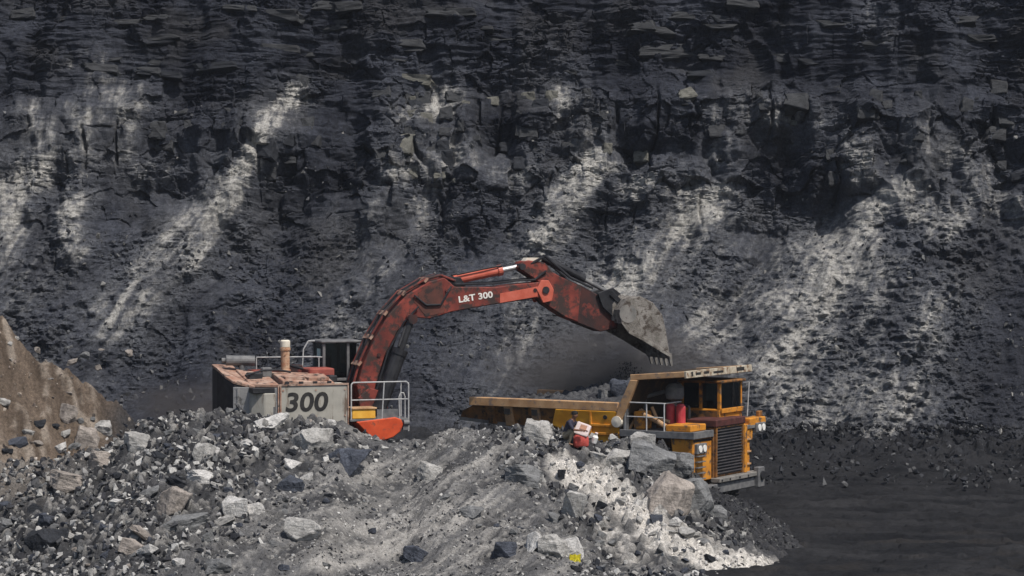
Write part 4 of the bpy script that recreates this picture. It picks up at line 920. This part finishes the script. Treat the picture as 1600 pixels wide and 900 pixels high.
    for x in (3.02, 3.42):
        m = MB(); m.lathe([(.10, 3.2), (.17, 3.22), (.17, 4.02), (.12, 4.1), (.08, 4.12)], (x, -1.55, 0), 'Z', 18); m.build('red_tank', 'tankred', P)
    m = MB(); m.lathe([(.10, 4.1), (.12, 4.2), (.30, 4.28), (.34, 4.42), (.33, 4.68), (.22, 4.82), (.1, 4.84)], (3.05, -1.3, 0), 'Z', 20); m.tube((3.05, -1.3, 3.2), (3.05, -1.3, 4.2), .09); m.build('air_intake', 'greysteel', P)
    m = MB()
    zz = 4.18
    for x in (1.75, 2.6, 3.3): m.path([(x, -2.6, 3.2), (x, -2.6, zz)], .028)
    m.path([(1.75, -2.6, zz), (3.3, -2.6, zz)], .028); m.path([(1.75, -2.6, 3.68), (3.3, -2.6, 3.68)], .022); m.path([(3.3, -2.6, zz), (3.3, -1.3, zz)], .024); m.build('guard_rail', 'rail', P)
    m = MB(); m.box(1.68, 1.82, -2.62, -2.45, 2.7, 4.3); m.build('rail_post', 'greysteel', P, .01)
    m = MB(); m.lathe([(.02, -.02), (.2, 0), (.21, .12), (.21, .45), (.12, .5)], (1.45, -2.72, 3.48), 'Y', 20)
    m2 = m.build('air_cleaner', 'cream', P); m2.location = (0, 0, 0)
    m = MB(); m.tube((1.35, -2.5, 3.82), (1.75, -2.5, 3.84), .13, n=12); m.box(1.3, 1.6, -2.5, -2.2, 2.9, 3.9); m.build('cleaner_bracket', 'greysteel', P, .02)
    for q_, r_, mt_ in (([(1.9, -1.4, 3.2), (1.9, -1.4, 4.3), (2.5, -1.0, 4.5), (2.9, -.8, 4.4)], .07, 'greysteel'), ([(1.7, -2.2, 3.2), (2.0, -1.9, 3.9), (2.5, -1.7, 3.5)], .05, 'orangedirty'), ([(3.6, -1.25, 3.56), (3.6, -1.25, 4.0), (3.2, -1.2, 4.1)], .05, 'black')):
        m = MB(); m.path(q_, r_, 8); m.build('pipe', mt_, P)
    for k in range(5): m = MB(); m.box(4.46, 4.60, -2.5, -1.9, 1.55+k*.2, 1.58+k*.2); m.build('step_rung', 'greysteel', P)
    for y_ in (-1.05, -.4, .4, 1.1): m = MB(); m.tube((4.80, y_, 1.42), (4.83, y_, 1.42), .035, n=8); m.build('bolt', 'black', P)
    m = MB(); m.box(4.45, 4.47, -2.58, -1.2, 2.86, 2.94); m.build('fender_seam', 'black', P)
    # cab
    x0, x1, y0, y1 = 2.55, 4.15, .12, 1.95
    m = MB(); m.box(x0, x1, y0, y1, 3.2, 3.86); m.build('cab_body', 'orange', P, .04)
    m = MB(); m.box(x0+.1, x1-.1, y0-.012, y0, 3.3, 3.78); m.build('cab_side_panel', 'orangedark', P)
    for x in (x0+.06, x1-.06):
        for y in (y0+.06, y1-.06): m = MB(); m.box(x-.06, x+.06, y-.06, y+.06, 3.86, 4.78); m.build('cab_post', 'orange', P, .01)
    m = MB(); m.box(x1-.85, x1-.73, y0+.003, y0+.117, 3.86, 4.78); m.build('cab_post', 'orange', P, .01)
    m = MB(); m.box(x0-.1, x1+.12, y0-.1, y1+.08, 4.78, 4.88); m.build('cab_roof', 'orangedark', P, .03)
    m = MB(); m.box(x1-.005, x1+.08, y0+.02, y1-.02, 3.70, 3.86); m.build('windscreen_sill', 'orange', P, .01)
    for a in ((x1-.02, x1-.004, y0+.12, y1-.12), (x0+.004, x0+.02, y0+.12, y1-.12)): m = MB(); m.box(*a, 3.87, 4.77); m.build('window_pane', 'glass', P)
    for a in ((x0+.12, x1-.86, y0+.03, y0+.046), (x1-.72, x1-.12, y0+.03, y0+.046), (x0+.12, x1-.12, y1-.046, y1-.03)): m = MB(); m.box(*a, 3.87, 4.77); m.build('window_pane', 'glass', P)
    m = MB(); m.box(x1+.004, x1+.03, y0+.98, y0+1.01, 3.9, 4.75); m.path([(x1+.04, y0+1.3, 3.9), (x1+.04, y0+.9, 4.4)], .015); m.build('wiper', 'black', P)
    m = MB(); m.path([(x1+.25, y1-.1, 3.5), (x1+.3, y1-.05, 4.75)], .025); m.path([(x1+.3, y1-.05, 4.75), (x1-.05, y1-.05, 4.7)], .02); m.build('grab_rail', 'rail', P)
    m = MB(); m.box(3.0, 3.4, .6, 1.2, 3.86, 4.1); m.box(2.9, 3.02, .6, 1.2, 3.95, 4.6); m.build('seat', 'black', P, .04)
    m = MB(); m.tube((3.75, .9, 4.12), (3.82, .9, 4.2), .2, .2, 16); m.build('steering_wheel', 'black', P)
    # bed
    def bed(y): return [(-5.4, 3.42), (-4.74, 3.84), (1.5, 3.84), (1.98, 4.98), (1.98+.22, 4.98), (1.72, 3.6), (1.45, 2.72), (.6, 2.42), (-1.3, 3.0)]
    be = empty('bed', (0, 0, 0)); be.parent = P
    m = MB(); m.prism([(-5.4, 3.26), (-1.3, 2.96), (.6, 2.40), (1.4, 2.64), (1.4, 2.74), (.6, 2.52), (-1.3, 3.08), (-5.4, 3.38)], -2.3, 2.3); m.build('bed_floor', 'beam', be)
    for s in (-1, 1):
        m = MB(); a, b = 2.46*s, 2.26*s
        tp = [(-5.15, 3.62), (-4.7, 3.84), (1.5, 3.84)]; bt = [(-5.4, 3.30), (-1.3, 2.98), (.6, 2.44), (1.42, 2.66)]
        out = tp+bt[::-1]
        yo = [a]*3+[b]*4; n = len(out)
        vs = [(x, y, z) for (x, z), y in zip(out, yo)]+[(x, y-.08*s, z) for (x, z), y in zip(out, yo)]
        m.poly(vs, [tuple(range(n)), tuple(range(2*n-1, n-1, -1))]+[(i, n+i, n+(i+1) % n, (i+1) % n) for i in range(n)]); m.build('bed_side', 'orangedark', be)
        m = MB(); m.box(-4.78, 1.45, s*2.47-.16, s*2.47+.16, 3.84, 4.15); m.build('top_rail', 'orangedirty', be, .02)
        for x in (-3.9, -3.15, -2.0):
            m = MB(); zz = np.interp(x, [-5.4, -1.3], [3.3, 3.0]); m.poly([(x-.16, s*2.42, 3.838), (x+.16, s*2.42, 3.838), (x+.16, s*2.26, zz), (x-.16, s*2.26, zz), (x-.16, s*2.60, 3.838), (x+.16, s*2.60, 3.838), (x+.16, s*2.40, zz), (x-.16, s*2.40, zz)], [(0,1,2,3), (7,6,5,4), (4,5,1,0), (5,6,2,1), (6,7,3,2), (7,4,0,3)])
            r_ = m.build('side_rib', 'orangedirty' if x > -3.5 else 'orangedark', be, .01)
            if x > -3.5: m = MB(); m.box(x-.11, x+.11, s*2.59-.03, s*2.59+.03, 3.56, 3.78); m.build('rib_hole', 'ink', r_)
        m = MB(); vs = [(-1.10, 2.52, 3.836), (1.42, 2.52, 3.836), (1.50, 2.44, 2.86), (1.2, 2.36, 2.62), (-.62, 2.36, 2.95), (-1.3, 2.42, 3.25)]; n = 6
        m.poly([(x, y*s, z) for x, y, z in vs]+[(x, (y+.12)*s, z) for x, y, z in vs], [tuple(range(n-1, -1, -1)), tuple(range(n, 2*n)), *[(i, (i+1) % n, n+(i+1) % n, n+i) for i in range(n)]]); sp = m.build('side_panel', 'sidepanel', be, .02)
        for z, t in ((3.32, .05), (3.02, .05)): m = MB(); m.box(.35, 1.44, s*2.57-.07, s*2.57+.07, z-t, z+t); m.build('panel_ledge', 'orange', sp, .015)
        m = MB(); m.tube((.95, s*2.60, 3.62), (.95, s*2.66, 3.62), .075, n=14); m.build('pin_hole', 'ink', sp)
        m = MB(); m.box(.30, .38, s*2.58-.06, s*2.58+.07, 2.9, 3.8); m.build('panel_rib', 'orange', sp, .01)
        m = MB(); m.prism([(1.36, 3.50), (1.62, 3.50), (2.28, 4.98), (1.98, 4.98), (1.50, 4.0)], s*2.6-.09, s*2.6+.09); m.build('headboard_post', 'orangedirty', be, .02)
        m = MB(); m.box(1.98, 4.12, s*2.60-.06, s*2.60+.06, 4.97, 5.17, TILT); m.build('canopy_rail', 'orangedirty', be, .015)
    m = MB(); m.prism([(1.40, 2.7), (1.48, 2.66), (1.75, 3.6), (2.22, 4.96), (2.12, 4.98), (1.62, 3.7)], -2.5, 2.5); m.build('headboard', 'shadeblack', be)  # orange plate painted near black to carry the shade behind the cab
    m = MB(); m.box(2.0, 4.1, -2.53, 2.53, 5.07, 5.15, TILT); m.build('canopy', 'shadeblack', be)
    for y in (-1.6, -.55, .55, 1.6): m = MB(); m.box(2.1, 4.08, y-.06, y+.06, 4.93, 5.066, TILT); m.build('canopy_rib', 'orangedark', be)
    m = MB(); m.box(4.12, 4.22, -2.66, 2.66, 4.92, 5.18, TILT); fr = m.build('canopy_front', 'creamdirty', be, .015)
    for y0, y1, z0, z1 in ((-2.3, -2.15, 5.0, 5.16), (-1.95, -1.55, 5.03, 5.12), (-1.3, -.9, 5.04, 5.13), (-.55, .25, 5.02, 5.1), (1.35, 2.0, 5.02, 5.15)):
        m = MB(); m.box(4.219, 4.225, y0, y1, z0-.02, z1-.02, TILT); m.build('worn_mark', 'ink', fr)
    m = MB(); m.box(-1.0, .4, -.5, .5, 1.9, 2.38); m.build('hoist_frame', 'orangedark', P)
    for s in (-1, 1): m = MB(); m.tube((.2, s*1.0, 1.5), (.7, s*1.0, 2.6), .14, n=12); m.build('hoist_cylinder', 'greysteel', P)
    m = MB(); m.tube((.2, -2.25, 1.75), (1.5, -2.25, 1.75), .42, n=20); m.build('fuel_tank', 'orangedark', P)
truck()
def bed_pt(X, Y, Z): return TK.matrix_basis @ Vector((X, Y, Z))
bpy.context.view_layer.update()
# coal heaped in the bed
def load():
    xs = np.linspace(-4.6, 1.9, 90); ys = np.linspace(-2.28, 2.28, 60); X, Y = np.meshgrid(xs, ys)
    top = 3.75+.55*np.exp(-(((X-.5)/1.5)**2+((Y-.3)/1.4)**2))+.45*sstep(-4.8, -1, X)+.25*sstep(.2, 1.6, Y)
    Z = top-.25*(np.abs(Y)/2.3)**3+.12*fbm(X/.6, Y/.6, 4, 600)
    Z = np.where((X > 1.6+.0*Y), np.minimum(Z, 4.1), Z)
    w1, w2, cid, _, _ = worley(X/.3, Y/.3, 610); Z += .16*sstep(.3, .9, cid)*sstep(.5, .1, w1)
    c = lerp3(C3(.022, .022, .025), C3(.07, .07, .072), np.clip(cid, 0, 1))
    o = grid_mesh('coal_load', np.stack([X, Y, Z], -1), c, MT['stone_mix'], 'stuff')
    o.location = TK.location; o.rotation_euler = TK.rotation_euler; tag(o, 'coal heaped in the bed of the dump truck')
load()
p = bed_pt(.85, -1.0, 4.45); put_rock('boulder', RM[3], p, (1.15, .9, 1.45), 'slate', (.1, .35, .4), 'grey boulder lying on the coal load against the headboard of the truck', 'boulder')
p = bed_pt(.2, -1.2, 4.2); put_rock('boulder', RM[8], p, (.8, .7, .7), 'grey', (.1, .2, 1), 'smaller grey boulder on the coal load behind the pointed one', 'boulder')

# ================================================================== crouching person and the things beside
def person():
    base = on_bank(890, 694); bx, by, bz = base.x, base.y, base.z
    f = Vector((.86, -.5, 0)).normalized(); s = Vector((-f.y, f.x, 0))      # facing, left side
    def w_(a, b, c): return f*a+s*b+Vector((0, 0, c))
    V = []; E_ = []; Rr = []; Mi = []
    def n(a, b, c, r, par=None, m=0):
        V.append(w_(a, b, c)); Rr.append(r if isinstance(r, tuple) else (r, r)); Mi.append(m)
        if par is not None: E_.append((par, len(V)-1))
        return len(V)-1
    # materials: 0 skin 1 shirt 2 trousers
    pel = n(-.14, 0, .30, (.15, .17), None, 2); ab = n(-.09, 0, .47, (.135, .155), pel, 1); ch = n(.03, 0, .66, (.15, .175), ab, 1); up = n(.10, 0, .77, (.11, .14), ch, 1)
    nk = n(.15, 0, .86, .055, up, 0); hd0 = n(.19, 0, .94, (.085, .08), nk, 0); hd1 = n(.215, 0, 1.01, (.095, .082), hd0, 0); hd2 = n(.205, 0, 1.08, (.075, .068), hd1, 0)
    n(.305, 0, .985, .016, hd1, 0)                                            # nose
    for k in (-1, 1):
        n(.20, k*.092, 1.0, .018, hd1, 0)                                     # ears
        sh = n(.09, k*.19, .74, .07, up, 1); el = n(.27, k*.27, .55, .052, sh, 1); el2 = n(.31, k*.25, .52, .045, el, 0); wr = n(.47, k*.14, .50, .034, el2, 0)
        pm = n(.535, k*.12, .495, (.028, .040), wr, 0)
        for i, (o_, ln) in enumerate(((-.032, .055), (-.011, .068), (.011, .064), (.031, .05))):
            a = n(.57, k*.12+o_, .49, .010, pm, 0); b = n(.57+ln*.6, k*.12+o_, .475, .009, a, 0); n(.57+ln*.85, k*.12+o_, .447, .008, b, 0)
        a = n(.52, k*.12-k*.045, .48, .011, wr, 0); n(.55, k*.12-k*.06, .465, .010, a, 0)
        hp = n(-.10, k*.11, .27, .105, pel, 2); kn = n(.24, k*.21, .50, .078, hp, 2); sn = n(.15, k*.20, .28, .062, kn, 2); an = n(.08, k*.19, .08, .042, sn, 2)
        ft = n(.10, k*.19, .04, .040, an, 0); n(.24, k*.21, .025, (.042, .028), ft, 0)
    me = bpy.data.meshes.new('person'); me.from_pydata(V, E_, []); o = bpy.data.objects.new('person', me); COL.objects.link(o)
    sk = o.modifiers.new('skin', 'SKIN'); sk.use_smooth_shade = True
    for i, r in enumerate(Rr): me.skin_vertices[0].data[i].radius = r
    me.skin_vertices[0].data[0].use_root = True
    sb = o.modifiers.new('sub', 'SUBSURF'); sb.levels = 2; sb.render_levels = 2
    bpy.context.view_layer.update()
    m2 = bpy.data.meshes.new_from_object(o.evaluated_get(bpy.context.evaluated_depsgraph_get())); bpy.data.objects.remove(o)
    m2.materials.clear()
    for k in ('skin', 'shirt', 'trousers'): m2.materials.append(MT[k])
    Va = np.array([v[:] for v in V]); Ra = np.array([max(r) for r in Rr]); Ma = np.array(Mi)
    segs = [(Va[a], Va[b], Ma[a], Ma[b]) for a, b in E_]
    for p in m2.polygons:
        c = np.array(p.center[:]); bd = 9; bm_ = 0
        for a, b, ma, mb_ in segs:
            ab_ = b-a; t = float(np.clip(np.dot(c-a, ab_)/np.dot(ab_, ab_), 0, 1)); d = np.linalg.norm(c-a-ab_*t)
            if d < bd: bd = d; bm_ = ma if t < .5 else mb_
        p.material_index = int(bm_); p.use_smooth = True
    r = bpy.data.objects.new('person', m2); COL.objects.link(r); r.location = (bx, by, bz-.02)
    tag(r, 'person in a dark shirt and khaki trousers crouching on the crest bent forward', 'person')
    hb = MB(); bmesh.ops.create_uvsphere(hb.bm, u_segments=18, v_segments=12, radius=.112)
    for v in list(hb.bm.verts):
        if v.co.z < -.03 and v.co.x > -.02 or v.co.z < -.075: hb.bm.verts.remove(v)
        else: v.co = Vector((v.co.x*(1+.05*math.sin(40*v.co.z)), v.co.y*.92, v.co.z*.95))
    bmesh.ops.recalc_face_normals(hb.bm, faces=hb.bm.faces)
    me = bpy.data.meshes.new('hair'); hb.bm.to_mesh(me); hb.bm.free(); h = link('hair', me, MT['hair'], r)
    h.location = w_(.19, 0, 1.035); h.rotation_euler = (0, .15, math.atan2(f.y, f.x))
    return r, f, s
pr, pf, ps = person()
def lump(name, m, parent, loc, dim, seed, rot=0, sub=3, amp=.05, ex=.6):
    bm = bmesh.new(); bmesh.ops.create_icosphere(bm, subdivisions=sub, radius=.5); rr = random.Random(seed)
    ph = [rr.uniform(0, 6) for _ in range(6)]
    for v in bm.verts:
        c = v.co; k = 1+amp*(math.sin(9*c.x+ph[0])+math.sin(11*c.y+ph[1])+math.sin(10*c.z+ph[2])+.6*math.sin(23*c.x+17*c.z+ph[3]))
        q = Vector([math.copysign(abs(t*2)**ex*.5, t) for t in c])*k
        v.co = Vector((q.x*dim[0], q.y*dim[1], q.z*dim[2]))
    me = bpy.data.meshes.new(name); bm.to_mesh(me); bm.free()
    for p in me.polygons: p.use_smooth = True
    o = link(name, me, MT[m], parent); o.location = loc; o.rotation_euler = (0, 0, rot) if isinstance(rot, (int, float)) else rot
    return o
b = on_bank(908, 700); d = b.y-.1
sk_ = empty('sack', (b.x, b.y, b.z), R(-20)); tag(sk_, 'full red sack with a white printed top standing before the crouching person', 'sack')
lump('sack_body', 'clothred', sk_, (0, 0, .24), (.50, .40, .46), 3, .3, 3, .03, ex=.38)
t = lump('sack_top', 'clothwhite', sk_, (.05, -.02, .60), (.50, .20, .44), 5, (-.45, .3, .1), 3, .03, ex=.34)
m = MB(); m.box(-.11, .11, -.012, .012, -.08, .08); q = m.build('print', 'print', t); q.location = (.02, -.105, .06)
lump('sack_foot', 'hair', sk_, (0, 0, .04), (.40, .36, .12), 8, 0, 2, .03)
b = on_bank(927, 692)
m = MB(); m.lathe([(.09, 0), (.10, .03), (.10, .22), (.05, .29), (.05, .33)], (0, 0, 0), 'Z', 16); j = m.build('jug', 'plastic', None, smooth=False); j.location = (b.x, b.y-.1, b.z); j.rotation_euler = (.2, .3, 0); tag(j, 'small white plastic jug beside the red and white sack', 'jug')
m = MB(); m.lathe([(.055, .33), (.055, .37)], (0, 0, 0), 'Z', 12); m.build('jug_cap', 'clothwhite', j)
b = on_bank(898, 876)
m = MB(); bm = m.bm; bmesh.ops.create_grid(bm, x_segments=12, y_segments=8, size=.5)
for v in bm.verts: v.co = Vector((v.co.x*.34, v.co.y*.17, .03+.06*math.sin(13*v.co.x+2)*math.cos(15*v.co.y)+random.uniform(-.02, .02)+.16*v.co.y))
bmesh.ops.solidify(bm, geom=bm.faces, thickness=.012)
y = m.build('plastic_scrap', 'bagyellow'); y.location = (b.x, b.y, b.z+.04); y.rotation_euler = (.5, .1, .3); tag(y, 'crumpled bright yellow plastic scrap lying low on the slope', 'scrap')
# coal falling from the bucket and the dust it raises
def spill():
    rng = np.random.default_rng(5)
    def pts(r_, n):
        t = r_.random(n); x = 4.25+r_.normal(0, .34, n)*(.5+t); y = 89.6+r_.normal(0, .45, n); z = 5.4-1.3*t
        return np.stack([x, y, z], -1)
    scatter('falling_coal', pts, 1100, (.015, .085), [(.03, .03, .032), (.05, .05, .05)], 15, 'lumps of coal falling from the tipped bucket')
spill()
def dust(name, label, loc, dim, dens, col, seed, rot=0):
    bm = bmesh.new(); bmesh.ops.create_icosphere(bm, subdivisions=3, radius=1)
    me = bpy.data.meshes.new(name); bm.to_mesh(me); bm.free()
    m = bpy.data.materials.new(name+' material'); m.use_nodes = True; n = m.node_tree.nodes; l = m.node_tree.links
    n.remove(n['Principled BSDF']); v = n.new('ShaderNodeVolumePrincipled'); l.new(v.outputs[0], n['Material Output'].inputs['Volume'])
    v.inputs['Color'].default_value = (*col, 1); v.inputs['Anisotropy'].default_value = .2
    tc = n.new('ShaderNodeTexCoord'); ln = n.new('ShaderNodeVectorMath'); ln.operation = 'LENGTH'; l.new(tc.outputs['Object'], ln.inputs[0])
    fall = _ramp(n, l, ln.outputs['Value'], [(.05, 1.), (.97, 0.)]); n['Color Ramp'].color_ramp.interpolation = 'EASE'
    mp = n.new('ShaderNodeMapping'); mp.inputs['Location'].default_value = (seed, seed*.7, 0); mp.inputs['Scale'].default_value = (1, .6, .8); l.new(tc.outputs['Object'], mp.inputs[0])
    ns = _ramp(n, l, _noise(n, l, mp.outputs[0], 2.6, 5, .6), [(.34, .04), (.70, 1.)])
    a = n.new('ShaderNodeMath'); a.operation = 'MULTIPLY'; l.new(fall, a.inputs[0]); l.new(ns, a.inputs[1])
    a2 = n.new('ShaderNodeMath'); a2.operation = 'MULTIPLY'; l.new(a.outputs[0], a2.inputs[0]); a2.inputs[1].default_value = dens; l.new(a2.outputs[0], v.inputs['Density'])
    o = link(name, me, m); o.location = loc; o.scale = dim; o.rotation_euler = (0, 0, rot); o['kind'] = 'stuff'; tag(o, label)
dust('dust_cloud', 'dark dust billowing over the truck bed under the bucket', (3.9, 92.6, 4.9), (6.4, 3.0, 2.4), 2.3, (.27, .255, .25), 3, R(-20))
dust('dust_cloud', 'thin dust hanging by the foot of the quarry face behind the excavator', (-13.2, 101, 2.9), (4.0, 3.0, 1.6), .9, (.24, .22, .215), 7)

# thin dusty air over the whole pit
def haze():
    m = MB(); m.box(-420, 420, -215, 432, -1.6, 60); m_ = bpy.data.materials.new('dusty air'); m_.use_nodes = True; n = m_.node_tree.nodes
    n.remove(n['Principled BSDF']); v = n.new('ShaderNodeVolumePrincipled'); m_.node_tree.links.new(v.outputs[0], n['Material Output'].inputs['Volume'])
    v.inputs['Color'].default_value = (.82, .88, 1, 1); v.inputs['Density'].default_value = .00014; v.inputs['Anisotropy'].default_value = .1
    tag(m.build('haze', m_), 'thin dusty air filling the pit', kind='stuff')
haze()
